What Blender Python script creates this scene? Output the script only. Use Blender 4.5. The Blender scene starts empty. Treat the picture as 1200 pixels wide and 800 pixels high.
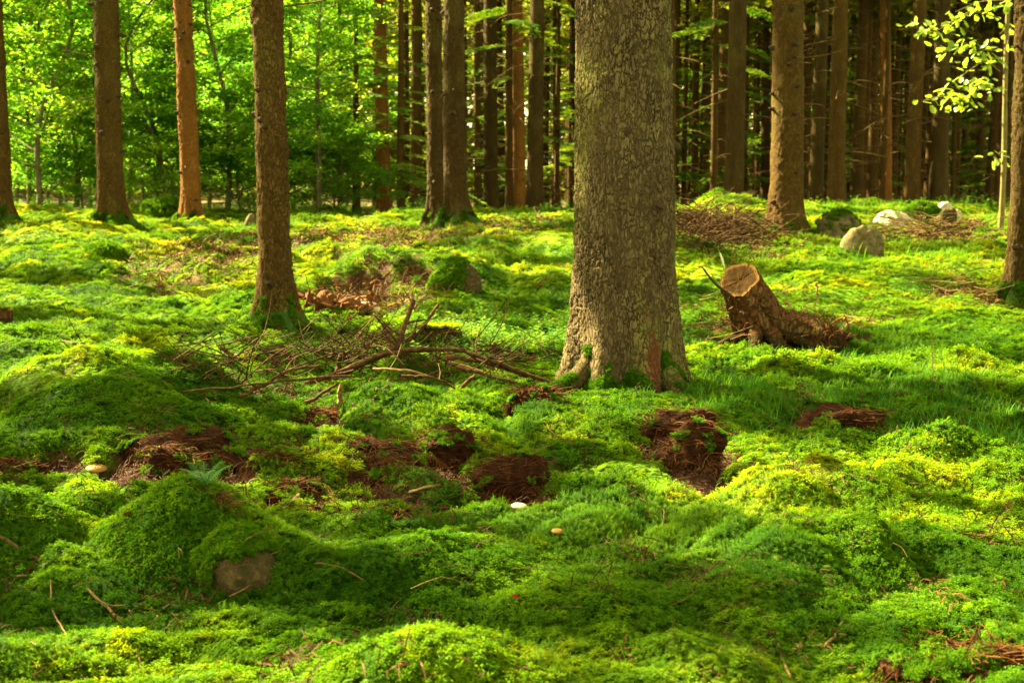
import bpy, math, random
import numpy as np
from mathutils import Vector, Matrix

S = bpy.context.scene
COL = S.collection
RNG = np.random.default_rng(11)
random.seed(5)

# ------------------------------------------------------------------ camera
F, HOR = 1666.7, 215.0                       # focal length in photo pixels (1200 wide), horizon row
PITCH = math.atan((400 - HOR) / F)
CAMZ = 1.0
cam = bpy.data.cameras.new('camera')
cam.lens, cam.sensor_width = 50.0, 36.0
cam.clip_start, cam.clip_end = 0.05, 400
cam.dof.use_dof = True
cam.dof.focus_distance = 5.2
cam.dof.aperture_fstop = 7.1
cam_o = bpy.data.objects.new('camera', cam)
COL.objects.link(cam_o)
cam_o.location = (0, 0, CAMZ)
cam_o.rotation_euler = (math.pi / 2 - PITCH, 0, 0)
S.camera = cam_o

# ------------------------------------------------------------------ light
SUN_EL = math.radians(37)
SUN_AZ = math.radians(-57)                   # clockwise from +Y: behind the scene and to the left
TOSUN = Vector((math.sin(SUN_AZ) * math.cos(SUN_EL), math.cos(SUN_AZ) * math.cos(SUN_EL), math.sin(SUN_EL)))
W = bpy.data.worlds.new('World'); S.world = W; W.use_nodes = True
sk = W.node_tree.nodes.new('ShaderNodeTexSky')
sk.sky_type = 'NISHITA'; sk.sun_disc = False
sk.sun_elevation, sk.sun_rotation = SUN_EL, SUN_AZ
sk.dust_density = 2.0
bg = W.node_tree.nodes["Background"]; bg.inputs[1].default_value = 0.066
hs = W.node_tree.nodes.new('ShaderNodeHueSaturation'); hs.inputs['Saturation'].default_value = .35      # thin bright cloud: a paler sky
tn_ = W.node_tree.nodes.new('ShaderNodeMix'); tn_.data_type = 'RGBA'; tn_.blend_type = 'MULTIPLY'; tn_.inputs[0].default_value = 1; tn_.inputs[7].default_value = (1.18, 1.0, .46, 1)
W.node_tree.links.new(sk.outputs[0], hs.inputs['Color']); W.node_tree.links.new(hs.outputs[0], tn_.inputs[6]); W.node_tree.links.new(tn_.outputs[2], bg.inputs[0])
sl = bpy.data.lights.new('sun', 'SUN'); sl.energy = 5.0; sl.angle = math.radians(0.5); sl.color = (1.0, 0.85, 0.43)
so = bpy.data.objects.new('sun', sl); COL.objects.link(so)
so.rotation_euler = TOSUN.to_track_quat('Z', 'Y').to_euler()
S.view_settings.view_transform = 'Standard'; S.view_settings.look = 'None'
S.view_settings.exposure = 3.78; S.view_settings.gamma = 1.0
S.cycles.use_denoising = True
S.cycles.max_bounces = 8; S.cycles.diffuse_bounces = 4; S.cycles.transmission_bounces = 6

# ------------------------------------------------------------------ noise (numpy)
def _hash(ix, iy, iz, seed):
    h = (ix.astype(np.int64) * 374761393 + iy.astype(np.int64) * 668265263 + iz.astype(np.int64) * 2147483647 + seed * 974711) & 0xffffffff
    h = ((h ^ (h >> 13)) * 1274126177) & 0xffffffff
    h = ((h ^ (h >> 16)) * 2246822519) & 0xffffffff
    return ((h ^ (h >> 13)) & 0xffffff) / float(0xffffff)

def noise2(x, y, seed=0):
    x = np.asarray(x, float); y = np.asarray(y, float)
    xi, yi = np.floor(x), np.floor(y); fx, fy = x - xi, y - yi
    zz = np.zeros_like(xi)
    def g(ox, oy):
        a = _hash(xi + ox, yi + oy, zz, seed) * 2 * np.pi
        return np.cos(a) * (fx - ox) + np.sin(a) * (fy - oy)
    u = fx**3 * (fx * (fx * 6 - 15) + 10); v = fy**3 * (fy * (fy * 6 - 15) + 10)
    a = g(0, 0) * (1 - u) + g(1, 0) * u; b = g(0, 1) * (1 - u) + g(1, 1) * u
    return (a * (1 - v) + b * v) * 1.5

def noise3(x, y, z, seed=0):
    xi, yi, zi = np.floor(x), np.floor(y), np.floor(z); fx, fy, fz = x - xi, y - yi, z - zi
    s = lambda t: t * t * (3 - 2 * t)
    u, v, w = s(fx), s(fy), s(fz)
    c = lambda a, b, d: _hash(xi + a, yi + b, zi + d, seed)
    l = lambda a, b, t: a + (b - a) * t
    return l(l(l(c(0,0,0), c(1,0,0), u), l(c(0,1,0), c(1,1,0), u), v), l(l(c(0,0,1), c(1,0,1), u), l(c(0,1,1), c(1,1,1), u), v), w) * 2 - 1

def worley3(x, y, z, seed=0):
    xi, yi, zi = np.floor(x), np.floor(y), np.floor(z)
    f1 = np.full(x.shape, 9.0); f2 = np.full(x.shape, 9.0); cid = np.zeros(x.shape)
    for a in (-1, 0, 1):
        for b in (-1, 0, 1):
            for c in (-1, 0, 1):
                X, Y, Z = xi + a, yi + b, zi + c
                h = _hash(X, Y, Z, seed)
                d = np.sqrt((X + h - x)**2 + (Y + _hash(X, Y, Z, seed + 1) - y)**2 + (Z + _hash(X, Y, Z, seed + 2) - z)**2)
                m = d < f1
                f2 = np.where(m, f1, np.minimum(f2, d)); cid = np.where(m, h, cid); f1 = np.where(m, d, f1)
    return f1, f2, cid

def sstep(a, b, x):
    t = np.clip((x - a) / (b - a), 0, 1); return t * t * (3 - 2 * t)

# ------------------------------------------------------------------ terrain height
_ys = np.linspace(-40, 200, 4801)
_hs = np.interp(_ys, [-40, 0, 4, 8, 10, 12, 14, 17, 20, 23, 28, 40, 60, 110, 200], [.5, .1, -.02, -.02, .04, .16, .30, .40, .49, .50, .35, .3, .35, 1.2, 3])
_k = np.exp(-0.5 * (np.linspace(-3, 3, 121) / 0.9)**2); _k /= _k.sum()
_hs = np.convolve(np.pad(_hs, 60, mode='edge'), _k, mode='valid')

def base_h(x, y):
    return np.interp(y, _ys, _hs) + .10 * noise2(np.asarray(x) / 5.5 + 3.1, np.asarray(y) / 5.5, 4) * sstep(3, 12, np.asarray(y))

def ray(px, py):
    c, e = (px - 600) / F, (400 - py) / F
    return np.array([c, math.cos(PITCH) + e * math.sin(PITCH), -math.sin(PITCH) + e * math.cos(PITCH)])

def _hit(px, py, fn):
    d = ray(px, py); t = np.concatenate([np.arange(1.5, 14, .01), np.arange(14, 90, .03)])
    X, Y, Z = d[0] * t, d[1] * t, CAMZ + d[2] * t
    h = fn(X, Y); k = np.argmax(Z < h)
    if not (Z < h).any(): k = int(np.argmin(np.where((Y > 12) & (Y < 28), Z - h, 9)))
    return Vector((X[k], Y[k], float(h[k])))

# mounds: (px, py of the foot, width in px, depth in m, height in m)
MOUNDS = []
for px, py, wpx, dep, h in [
    (80, 520, 330, .75, .24), (30, 700, 520, .34, .19), (235, 690, 150, .2, .035), (215, 630, 170, .32, -.11), (540, 850, 430, .20, .085), (745, 640, 260, .34, .07), (925, 612, 130, .2, .08),
    (465, 503, 130, .28, .10), (330, 560, 90, .14, .08), (395, 560, 110, .16, .09), (1010, 600, 170, .3, .07),
    (730, 480, 330, .5, .10), (135, 306, 70, .55, .12), (188, 255, 70, .8, .16), (480, 335, 170, .7, .20), (300, 372, 90, .35, .09),
    (345, 392, 130, .45, .05), (855, 262, 150, 1.1, .22), (1060, 262, 230, 1.6, .16), (590, 240, 180, 1.0, .08), (505, 252, 70, .8, .12),
    (1000, 690, 260, .3, .06), (150, 560, 60, .14, .05), (640, 510, 110, .25, .06), (560, 700, 200, .3, .05), (905, 400, 200, .5, .06),
    (1150, 560, 200, .4, .08), (60, 275, 160, 1.2, .12), (30, 425, 130, .5, .12), (300, 640, 300, .22, .05)]:
    p = _hit(px, py, base_h)
    MOUNDS.append((p.x, p.y + dep * .8, wpx / 2 * p.y / F * 1.15, dep, h))
# soil patches: centre px, radii px  -> torn ground without moss
SOIL_PX = [(612, 578, 62, 22), (800, 515, 60, 20), (815, 545, 42, 22), (205, 545, 62, 26), (512, 535, 42, 22), (370, 492, 34, 9), (420, 525, 58, 15),
           (985, 495, 58, 15), (1130, 775, 62, 24), (300, 535, 60, 13), (455, 562, 50, 13), (15, 555, 26, 10), (635, 465, 24, 14), (350, 590, 64, 17), (450, 600, 60, 12),
           (400, 558, 235, 34), (215, 548, 90, 18), (230, 592, 40, 12), (270, 524, 40, 10), (300, 604, 50, 9), (400, 602, 66, 9), (530, 566, 50, 12), (335, 522, 40, 8), (150, 548, 44, 12), (480, 590, 60, 9), (560, 590, 50, 10), (380, 548, 60, 8), (60, 548, 40, 8), (540, 600, 50, 10), (395, 350, 46, 17), (437, 350, 18, 14)]
def _ell(px, py, rx, ry, fn):
    a, b, c = _hit(px, py, fn), _hit(px, py + ry, fn), _hit(px, py - ry, fn)
    return (a.x, (b.y + c.y) / 2, rx * a.y / F, max((c.y - b.y) / 2, .05))
LITTER_PX = [(270, 292, 75, 28), (450, 285, 110, 14), (600, 268, 70, 7), (330, 470, 110, 14), (835, 275, 70, 16), (440, 355, 85, 25), (940, 390, 90, 16), (430, 248, 50, 6), (1080, 280, 80, 8), (560, 430, 110, 12), (1160, 345, 50, 9)]
def soil_mask(x, y): return ell_mask(SOIL, x, y, .27) * (1 - .6 * ell_mask(CUSH, x, y, .5, 17))
def ell_mask(L, x, y, wob=.35, seed=7):
    m = np.zeros(np.broadcast(x, y).shape)
    n = noise2(np.asarray(x) * 4.5, np.asarray(y) * 4.5, seed) + .5 * noise2(np.asarray(x) * 11, np.asarray(y) * 11, seed + 1)
    for cx, cy, rx, ry in L:
        q = ((x - cx) / rx)**2 + ((y - cy) / ry)**2
        m = np.maximum(m, 1 - sstep(.6, 1.3, q + n * wob * 2))
    return m

def H0(x, y):
    x = np.asarray(x, float); y = np.asarray(y, float)
    z = base_h(x, y)
    fade = 1 - .15 * sstep(9, 22, y)
    wx = x + .25 * noise2(x * 1.3, y * 1.3, 21); wy = y + .25 * noise2(x * 1.3 + 9, y * 1.3, 22)
    z = z + .10 * (np.abs(noise2(wx * 1.05, wy * 1.2, 1)) - .3) * fade
    z = z + .075 * (np.abs(noise2(wx * 2.6, wy * 2.6, 2)) - .3) * fade + .20 * (np.abs(noise2(wx * .85 + 7, wy * .7, 25)) - .25) * sstep(8.5, 12, y) * (1 - sstep(26, 34, y))
    z = z + .045 * (np.abs(noise2(wx * 6.5, wy * 6.5, 3)) - .3) * (1 - .7 * sstep(8, 16, y))
    mw = 1 + .45 * noise2(x * 3.1, y * 3.1, 23)
    for cx, cy, rx, ry, h in MOUNDS:
        q = ((x - cx) / rx)**2 + ((y - cy) / ry)**2
        z = z + h * np.exp(-q**1.3 * 1.1) * mw
    w = .9 * np.exp(-((x - .55)**2 + (y - 6.75)**2) / .30); z = z * (1 - w) - .015 * w      # the big spruce stands level
    return z

def _ell2(px, py, rx, ry):
    a = _hit(px, py, H0); dz = max(CAMZ - a.z, .3); k = a.y / F; slope = (a.y + .5, float(base_h(np.array([a.x]), np.array([a.y + .5]))[0]) - float(base_h(np.array([a.x]), np.array([a.y]))[0]))[1] / .5
    return (a.x, a.y, rx * k, min(max(ry * k / (dz / a.y + max(slope, 0)), .05), .45 if a.y < 9 else 2.5))
SOIL = [_ell2(s[0], s[1], s[2] * 1.1, s[3] * 1.3) for s in SOIL_PX]
SOIL = [q for q in SOIL if q[1] > 4.3 or q[0] > .8]                    # none on the front of the near mound
LITTER = [_ell2(*s) for s in LITTER_PX]
CUSH = [_ell2(*s) for s in [(348, 562, 50, 15), (238, 552, 34, 12), (428, 586, 40, 9), (462, 503, 60, 11), (290, 582, 26, 10), (482, 552, 24, 10), (300, 512, 60, 10), (560, 520, 30, 12), (150, 590, 40, 12), (395, 530, 40, 7), (520, 585, 26, 8)]]

def H(x, y):
    x = np.asarray(x, float); y = np.asarray(y, float); return H0(x, y) - .05 * soil_mask(x, y)

def at(px, py): return _hit(px, py, H)
def hz(x, y): return float(H(np.array([x]), np.array([y]))[0])
def at_d(px, d): x = (px - 600) / F * d; return Vector((x, d, hz(x, d)))
def on_ray(px, py, d):
    r = ray(px, py); t = d / r[1]; return Vector((r[0] * t, d, CAMZ + r[2] * t))

# ------------------------------------------------------------------ spots chosen to be sunny; unseen crowns are thinned to light them (ground positions)
SUN_PX = [(225, 247, 140, 7), (130, 290, 70, 16), (40, 330, 60, 30), (180, 330, 90, 10), (250, 345, 60, 14), (105, 408, 60, 12), (270, 402, 50, 12), (90, 268, 70, 7), (20, 285, 40, 10),
          (550, 395, 120, 16), (470, 250, 60, 8), (570, 250, 110, 9), (600, 335, 70, 14), (420, 255, 50, 8), (1000, 258, 120, 9), (925, 290, 70, 11), (1090, 300, 100, 22), (1150, 260, 60, 12),
          (1060, 350, 80, 12), (1165, 400, 70, 14), (1160, 490, 70, 16), (1010, 405, 60, 10), (930, 568, 30, 10), (540, 752, 110, 12), (640, 790, 80, 14), (20, 770, 50, 30), (830, 262, 60, 10), (350, 262, 60, 8),
          (330, 350, 60, 8), (500, 480, 60, 8), (870, 425, 60, 9), (170, 632, 45, 9), (720, 560, 40, 8), (1050, 620, 60, 10), (640, 430, 40, 8), (330, 395, 50, 10)]
SUNP = [_ell(*s, H) for s in SUN_PX]
_lit = []
for px, d in [(920, 13.6), (508, 19), (226, 20), (322, 9.4), (130, 14.6), (1190, 10.4), (8, 16), (1172, 16.6), (1130, 16.5), (1090, 16.5)]:
    for k in range(8):
        t = k * .45 * math.cos(SUN_EL) / math.sin(SUN_EL)
        _lit.append(((px - 600) / F * d + t * -math.sin(SUN_AZ), d - t * math.cos(SUN_AZ), .38 if px < 1080 else .6, .38 if px < 1080 else .6))
_shade = [(.55 - math.sin(SUN_AZ) * k * .4, 6.75 - math.cos(SUN_AZ) * k * .4, .42, .42) for k in range(8)]     # the big trunk itself stands in shade
def sunwant(x, y):
    m = ell_mask(SUNP, x, y, .45, 31)
    for cx, cy, rx, ry in _lit:
        m = np.maximum(m, 1 - sstep(.7, 1.2, ((x - cx) / rx)**2 + ((y - cy) / ry)**2))
    fl = noise2(x * 1.7, y * 1.7, 40) + .6 * noise2(x * 4.1, y * 4.1, 41)
    m = np.maximum(m, sstep(.30, .48, fl))
    left = (x < -.05 * y) & (y > 9)
    m = np.where(left, np.maximum(m, sstep(.06, .2, fl)), m)      # the left slope is dappled
    m = np.where(y > 21, np.maximum(m, .75), m)
    return m

# ------------------------------------------------------------------ mesh building
class MB:
    def __init__(self): self.v = []; self.f = []; self.n = 0
    def add(self, v, f):
        v = np.asarray(v, float).reshape(-1, 3); f = np.asarray(f, np.int64)
        self.v.append(v); self.f.append((f + self.n)); self.n += len(v)
    def mesh(self, name, mat, smooth=True):
        v = np.concatenate(self.v); m = bpy.data.meshes.new(name)
        tot = np.concatenate([np.full(len(f), f.shape[1]) for f in self.f]); idx = np.concatenate([f.ravel() for f in self.f])
        m.vertices.add(len(v)); m.vertices.foreach_set('co', v.ravel().astype(np.float32))
        m.loops.add(len(idx)); m.loops.foreach_set('vertex_index', idx.astype(np.int32))
        m.polygons.add(len(tot)); m.polygons.foreach_set('loop_start', (np.cumsum(tot) - tot).astype(np.int32)); m.polygons.foreach_set('loop_total', tot.astype(np.int32))
        m.polygons.foreach_set('use_smooth', np.full(len(tot), smooth))
        m.update(calc_edges=True); m.validate()
        if mat: m.materials.append(mat)
        return m

def link(name, mesh, parent=None, loc=None, rot=None):
    o = bpy.data.objects.new(name, mesh); COL.objects.link(o)
    if parent is not None: o.parent = parent
    if loc is not None: o.location = loc
    if rot is not None: o.rotation_euler = rot
    return o

def tag(o, label, cat, group=None):
    o['label'] = label; o['category'] = cat
    if group: o['group'] = group
    return o

def thing(name, label, cat, loc=(0, 0, 0), group=None):
    o = bpy.data.objects.new(name, None); COL.objects.link(o); o.location = loc; o.empty_display_size = .1
    return tag(o, label, cat, group)

def grid_faces(nu, nv, wrap=False):
    i = np.arange(nv - 1)[:, None] * nu; j = np.arange(nu if wrap else nu - 1)[None]; k = (j + 1) % nu
    return np.stack([i + j, i + k, i + k + nu, i + j + nu], -1).reshape(-1, 4)

def tube(mb, pts, rad, n=6, cap=True, rough=0, seed=0):
    P = np.asarray([tuple(p) for p in pts], float); m = len(P); rad = np.broadcast_to(np.asarray(rad, float), (m,))
    T = np.gradient(P, axis=0); T /= np.linalg.norm(T, axis=1)[:, None] + 1e-9
    up = np.array([0, 0, 1.0]) if abs(T[:, 2]).mean() < .85 else np.array([1.0, 0, 0])
    A = np.cross(T, up); A /= np.linalg.norm(A, axis=1)[:, None] + 1e-9; B = np.cross(A, T)
    th = np.arange(n) * 2 * np.pi / n
    R = rad[:, None] * np.ones((1, n))
    if rough: R = R * (1 + rough * np.random.default_rng(seed).normal(size=(m, n)))
    V = P[:, None] + R[..., None] * (np.cos(th)[None, :, None] * A[:, None] + np.sin(th)[None, :, None] * B[:, None])
    mb.add(V.reshape(-1, 3), grid_faces(n, m, True)[:, ::-1])
    if cap:
        for e, r in ((0, V[0]), (m - 1, V[-1])):
            c = P[e]; f = [[(k + 1) % n, k, n] if e else [k, (k + 1) % n, n] for k in range(n)]
            mb.add(np.vstack([r, c]), f)

def spline(pts, n):
    P = np.asarray([tuple(p) for p in pts], float); t = np.linspace(0, len(P) - 1, n)
    Q = np.vstack([2 * P[0] - P[1], P, 2 * P[-1] - P[-2]]); i = np.minimum(t.astype(int), len(P) - 2); f = (t - i)[:, None]
    a, b, c, d = Q[i], Q[i + 1], Q[i + 2], Q[i + 3]
    return .5 * (2 * b + (c - a) * f + (2 * a - 5 * b + 4 * c - d) * f**2 + (3 * b - a - 3 * c + d) * f**3)

# ------------------------------------------------------------------ materials
def mat_new(name):
    m = bpy.data.materials.new(name); m.use_nodes = True; m.node_tree.nodes.clear(); return m, m.node_tree.nodes, m.node_tree.links

def N(n, kind, **kw):
    o = n.new(kind)
    for k, v in kw.items():
        if k.startswith('i_'): o.inputs[k[2:].replace('_', ' ')].default_value = v
        else: setattr(o, k, v)
    return o

def ramp(n, pts):
    r = n.new('ShaderNodeValToRGB'); e = r.color_ramp.elements
    while len(e) < len(pts): e.new(.5)
    for k, (p, c) in enumerate(pts): e[k].position = p; e[k].color = (*c, 1) if len(c) == 3 else c
    return r

def mixc(n, l, fac, a, b, blend='MIX'):
    m = n.new('ShaderNodeMix'); m.data_type = 'RGBA'; m.blend_type = blend
    for s, v in ((m.inputs[0], fac), (m.inputs[6], a), (m.inputs[7], b)):
        if hasattr(v, 'links') or hasattr(v, 'is_linked'): l.new(v, s)
        elif isinstance(v, (tuple, list)): s.default_value = (*v, 1)
        else: s.default_value = v
    return m.outputs[2]

def leaf_mat(name, stops, attr=None, trans=.45, rough=.6, scale=3.0, spec=.1):
    """thin green tissue: reflects and lets light through; colour by instance attribute or by a noise between stems"""
    m, n, l = mat_new(name)
    if attr: a = N(n, 'ShaderNodeAttribute', attribute_type='INSTANCER', attribute_name=attr).outputs['Fac']
    else:
        g = N(n, 'ShaderNodeNewGeometry'); tx = N(n, 'ShaderNodeTexNoise', i_Scale=scale, i_Detail=3.0)
        l.new(g.outputs['Position'], tx.inputs['Vector'])
        ad = N(n, 'ShaderNodeMath', operation='ADD'); mu = N(n, 'ShaderNodeMath', operation='MULTIPLY_ADD'); mu.inputs[1].default_value = .35; mu.inputs[2].default_value = -.17
        l.new(g.outputs['Random Per Island'], mu.inputs[0]); l.new(tx.outputs[0], ad.inputs[0]); l.new(mu.outputs[0], ad.inputs[1]); a = ad.outputs[0]
    r = ramp(n, stops); l.new(a, r.inputs[0])
    p = N(n, 'ShaderNodeBsdfPrincipled', i_Roughness=rough); p.inputs['Specular IOR Level'].default_value = spec
    if attr == 'tint' and name.startswith('moss'):                       # low stems brown with age, painted near black to deepen shade between sprigs
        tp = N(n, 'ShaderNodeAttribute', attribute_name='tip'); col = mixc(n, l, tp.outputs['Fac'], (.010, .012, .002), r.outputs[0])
    else: col = r.outputs[0]
    t = N(n, 'ShaderNodeBsdfTranslucent'); mx = N(n, 'ShaderNodeMixShader'); mx.inputs[0].default_value = trans
    l.new(col, p.inputs['Base Color']); l.new(mixc(n, l, 1.0, col, (1.5, 1.3, .8), 'MULTIPLY'), t.inputs['Color'])
    l.new(p.outputs[0], mx.inputs[1]); l.new(t.outputs[0], mx.inputs[2])
    o = N(n, 'ShaderNodeOutputMaterial'); l.new(mx.outputs[0], o.inputs['Surface']); return m

def rough_mat(name, cols, scale=20, bump=.4, rough=.9, dist=.01, stretch=(1, 1, 1)):
    m, n, l = mat_new(name)
    tc = N(n, 'ShaderNodeTexCoord'); mp = N(n, 'ShaderNodeMapping'); mp.inputs['Scale'].default_value = stretch
    l.new(tc.outputs['Object'], mp.inputs[0])
    tx = N(n, 'ShaderNodeTexNoise', i_Scale=scale, i_Detail=6.0, i_Roughness=.65); l.new(mp.outputs[0], tx.inputs['Vector'])
    r = ramp(n, [(.3 + .4 * k / max(1, len(cols) - 1), c) for k, c in enumerate(cols)]); l.new(tx.outputs[0], r.inputs[0])
    p = N(n, 'ShaderNodeBsdfPrincipled', i_Roughness=rough); p.inputs['Specular IOR Level'].default_value = .06
    l.new(r.outputs[0], p.inputs['Base Color'])
    b = N(n, 'ShaderNodeBump', i_Strength=bump, i_Distance=dist); l.new(tx.outputs[0], b.inputs['Height']); l.new(b.outputs[0], p.inputs['Normal'])
    o = N(n, 'ShaderNodeOutputMaterial'); l.new(p.outputs[0], o.inputs['Surface']); return m

def bark_mat(name, plate, plate2, inner, lichen, vs=32.0, bump=.6, dist=.012, green=.3, gcol=(.035, .085, .012)):
    """spruce bark: scaly plates over redder inner bark, lichen patches, moss creeping up from the foot"""
    m, n, l = mat_new(name)
    tc = N(n, 'ShaderNodeTexCoord'); mp = N(n, 'ShaderNodeMapping'); mp.inputs['Scale'].default_value = (1, 1, .42)
    l.new(tc.outputs['Object'], mp.inputs[0])
    wn = N(n, 'ShaderNodeTexNoise', i_Scale=14.0, i_Detail=3.0); l.new(mp.outputs[0], wn.inputs['Vector'])
    wv = mixc(n, l, .09, mp.outputs[0], wn.outputs['Color'], 'ADD')
    wn2 = N(n, 'ShaderNodeTexNoise', i_Scale=60.0, i_Detail=3.0); l.new(mp.outputs[0], wn2.inputs['Vector']); wv = mixc(n, l, .03, wv, wn2.outputs['Color'], 'ADD')
    vo = N(n, 'ShaderNodeTexVoronoi', feature='DISTANCE_TO_EDGE', i_Scale=vs); l.new(wv, vo.inputs['Vector'])
    vc = N(n, 'ShaderNodeTexVoronoi', feature='F1', i_Scale=vs); l.new(wv, vc.inputs['Vector'])
    big = N(n, 'ShaderNodeTexNoise', i_Scale=3.2, i_Detail=4.0, i_Roughness=.6); l.new(mp.outputs[0], big.inputs['Vector'])
    fine = N(n, 'ShaderNodeTexNoise', i_Scale=90.0, i_Detail=5.0, i_Roughness=.7); l.new(mp.outputs[0], fine.inputs['Vector'])
    sp = N(n, 'ShaderNodeSeparateColor'); l.new(vc.outputs['Color'], sp.inputs[0])
    c = mixc(n, l, sp.outputs[0], plate, plate2)
    rb = ramp(n, [(.5, (0, 0, 0)), (.64, (1, 1, 1))]); l.new(big.outputs[0], rb.inputs[0]); c = mixc(n, l, rb.outputs[0], c, lichen)
    fr = ramp(n, [(.35, (.65, .65, .65)), (.7, (1.25, 1.25, 1.25))]); l.new(fine.outputs[0], fr.inputs[0]); c = mixc(n, l, 1.0, c, fr.outputs[0], 'MULTIPLY')
    cr = ramp(n, [(.0, (1, 1, 1)), (.13, (0, 0, 0))]); l.new(vo.outputs['Distance'], cr.inputs[0])
    md = N(n, 'ShaderNodeTexNoise', i_Scale=9.0, i_Detail=4.0); l.new(mp.outputs[0], md.inputs['Vector']); mdr = ramp(n, [(.38, (.1, .1, .1)), (.62, (1, 1, 1))]); l.new(md.outputs[0], mdr.inputs[0])
    c = mixc(n, l, mixc(n, l, 1.0, cr.outputs[0], mdr.outputs[0], 'MULTIPLY'), c, inner)
    mo = ramp(n, [(.3, (.62, .55, .48)), (.7, (1.25, 1.2, 1.1))]); l.new(md.outputs[0], mo.inputs[0]); c = mixc(n, l, .8, c, mo.outputs[0], 'MULTIPLY')
    sx = N(n, 'ShaderNodeSeparateXYZ'); l.new(tc.outputs['Object'], sx.inputs[0])
    mr = N(n, 'ShaderNodeMapRange'); mr.inputs['From Min'].default_value = .05; mr.inputs['From Max'].default_value = max(green, .1); mr.inputs['To Min'].default_value = .75; mr.inputs['To Max'].default_value = -.3
    l.new(sx.outputs[2], mr.inputs[0])
    ad = N(n, 'ShaderNodeMath', operation='ADD'); l.new(mr.outputs[0], ad.inputs[0]); l.new(big.outputs[0], ad.inputs[1])
    gr = ramp(n, [(.62, (0, 0, 0)), (.85, (1, 1, 1))]); l.new(ad.outputs[0], gr.inputs[0]); c = mixc(n, l, gr.outputs[0], c, gcol)
    p = N(n, 'ShaderNodeBsdfPrincipled', i_Roughness=.9); p.inputs['Specular IOR Level'].default_value = .05
    l.new(c, p.inputs['Base Color'])
    hr = ramp(n, [(0, (0, 0, 0)), (.16, (1, 1, 1))]); l.new(vo.outputs['Distance'], hr.inputs[0])
    hh = N(n, 'ShaderNodeMath', operation='MULTIPLY_ADD'); hh.inputs[1].default_value = .5; l.new(fine.outputs[0], hh.inputs[0]); l.new(hr.outputs[0], hh.inputs[2])
    b = N(n, 'ShaderNodeBump', i_Strength=bump, i_Distance=dist); l.new(hh.outputs[0], b.inputs['Height']); l.new(b.outputs[0], p.inputs['Normal'])
    o = N(n, 'ShaderNodeOutputMaterial'); l.new(p.outputs[0], o.inputs['Surface']); return m

M = {}
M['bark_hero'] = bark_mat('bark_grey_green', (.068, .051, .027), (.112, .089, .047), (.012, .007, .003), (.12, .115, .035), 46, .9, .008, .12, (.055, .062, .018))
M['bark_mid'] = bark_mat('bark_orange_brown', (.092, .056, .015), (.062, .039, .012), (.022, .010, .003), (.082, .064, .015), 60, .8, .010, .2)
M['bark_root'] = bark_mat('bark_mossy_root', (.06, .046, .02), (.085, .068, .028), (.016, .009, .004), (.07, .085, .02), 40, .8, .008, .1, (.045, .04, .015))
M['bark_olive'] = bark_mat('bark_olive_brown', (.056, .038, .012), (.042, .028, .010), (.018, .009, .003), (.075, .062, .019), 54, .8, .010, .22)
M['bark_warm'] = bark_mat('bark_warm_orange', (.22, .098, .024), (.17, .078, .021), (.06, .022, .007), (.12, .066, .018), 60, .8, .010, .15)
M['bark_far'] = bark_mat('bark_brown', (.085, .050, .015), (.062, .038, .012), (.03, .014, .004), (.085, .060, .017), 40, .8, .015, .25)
M['bark_thin'] = rough_mat('bark_broadleaf', [(.05, .04, .022), (.10, .085, .045), (.13, .12, .07)], 14, .5, .9, .01, (1, 1, .3))
M['bark_pale'] = rough_mat('bark_pale_oak', [(.07, .055, .02), (.12, .095, .035), (.17, .135, .06)], 30, .6, .9, .01, (1, 1, .3))
M['stub'] = rough_mat('dead_knot', [(.02, .014, .008), (.05, .032, .018)], 60, .5)
M['dead'] = rough_mat('dead_twig', [(.04, .024, .008), (.075, .047, .017), (.125, .084, .032)], 35, .5)
M['stick'] = rough_mat('dead_stick', [(.018, .009, .004), (.042, .022, .009), (.09, .052, .022)], 45, .6, .9, .006)
M['pale_stick'] = rough_mat('pale_stick', [(.07, .04, .016), (.13, .08, .034), (.21, .14, .065)], 45, .5, .85, .005)
M['soil'] = rough_mat('peat', [(.006, .0025, .0015), (.020, .007, .003), (.045, .017, .006)], 30, 1.0, 1.0, .02)
M['fibre'] = rough_mat('root_fibre', [(.022, .008, .003), (.06, .022, .007), (.14, .06, .02)], 12, .2)
M['stone'] = rough_mat('granite', [(.035, .028, .012), (.08, .066, .03), (.14, .115, .058)], 18, .6, .9, .02)
M['stone_pale'] = rough_mat('pale_granite', [(.18, .155, .10), (.30, .265, .18), (.42, .38, .28)], 22, .6, .9, .015)
M['stone_dull'] = rough_mat('mossy_granite', [(.018, .022, .006), (.04, .03, .012), (.10, .07, .03)], 34, 1.0, .9, .02)
M['wood_cut'] = rough_mat('weathered_cut_wood', [(.07, .045, .02), (.14, .09, .04), (.20, .135, .06)], 30, .4)
M['wood_rot'] = rough_mat('rotten_wood', [(.025, .010, .004), (.065, .026, .009), (.13, .055, .018)], 25, .6, .9, .01, (1, 1, .4))
M['wood_chip'] = rough_mat('orange_wood_chip', [(.06, .022, .006), (.13, .05, .013), (.23, .10, .028)], 40, .5)
M['stump'] = bark_mat('stump_wood', (.085, .04, .018), (.13, .065, .028), (.035, .015, .008), (.11, .08, .03), 26, .9, .014, .1, (.03, .022, .007))
M['moss_stone'] = rough_mat('moss_skin', [(.012, .04, .004), (.03, .08, .008), (.055, .11, .012)], 60, .8, 1.0, .01)

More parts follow.
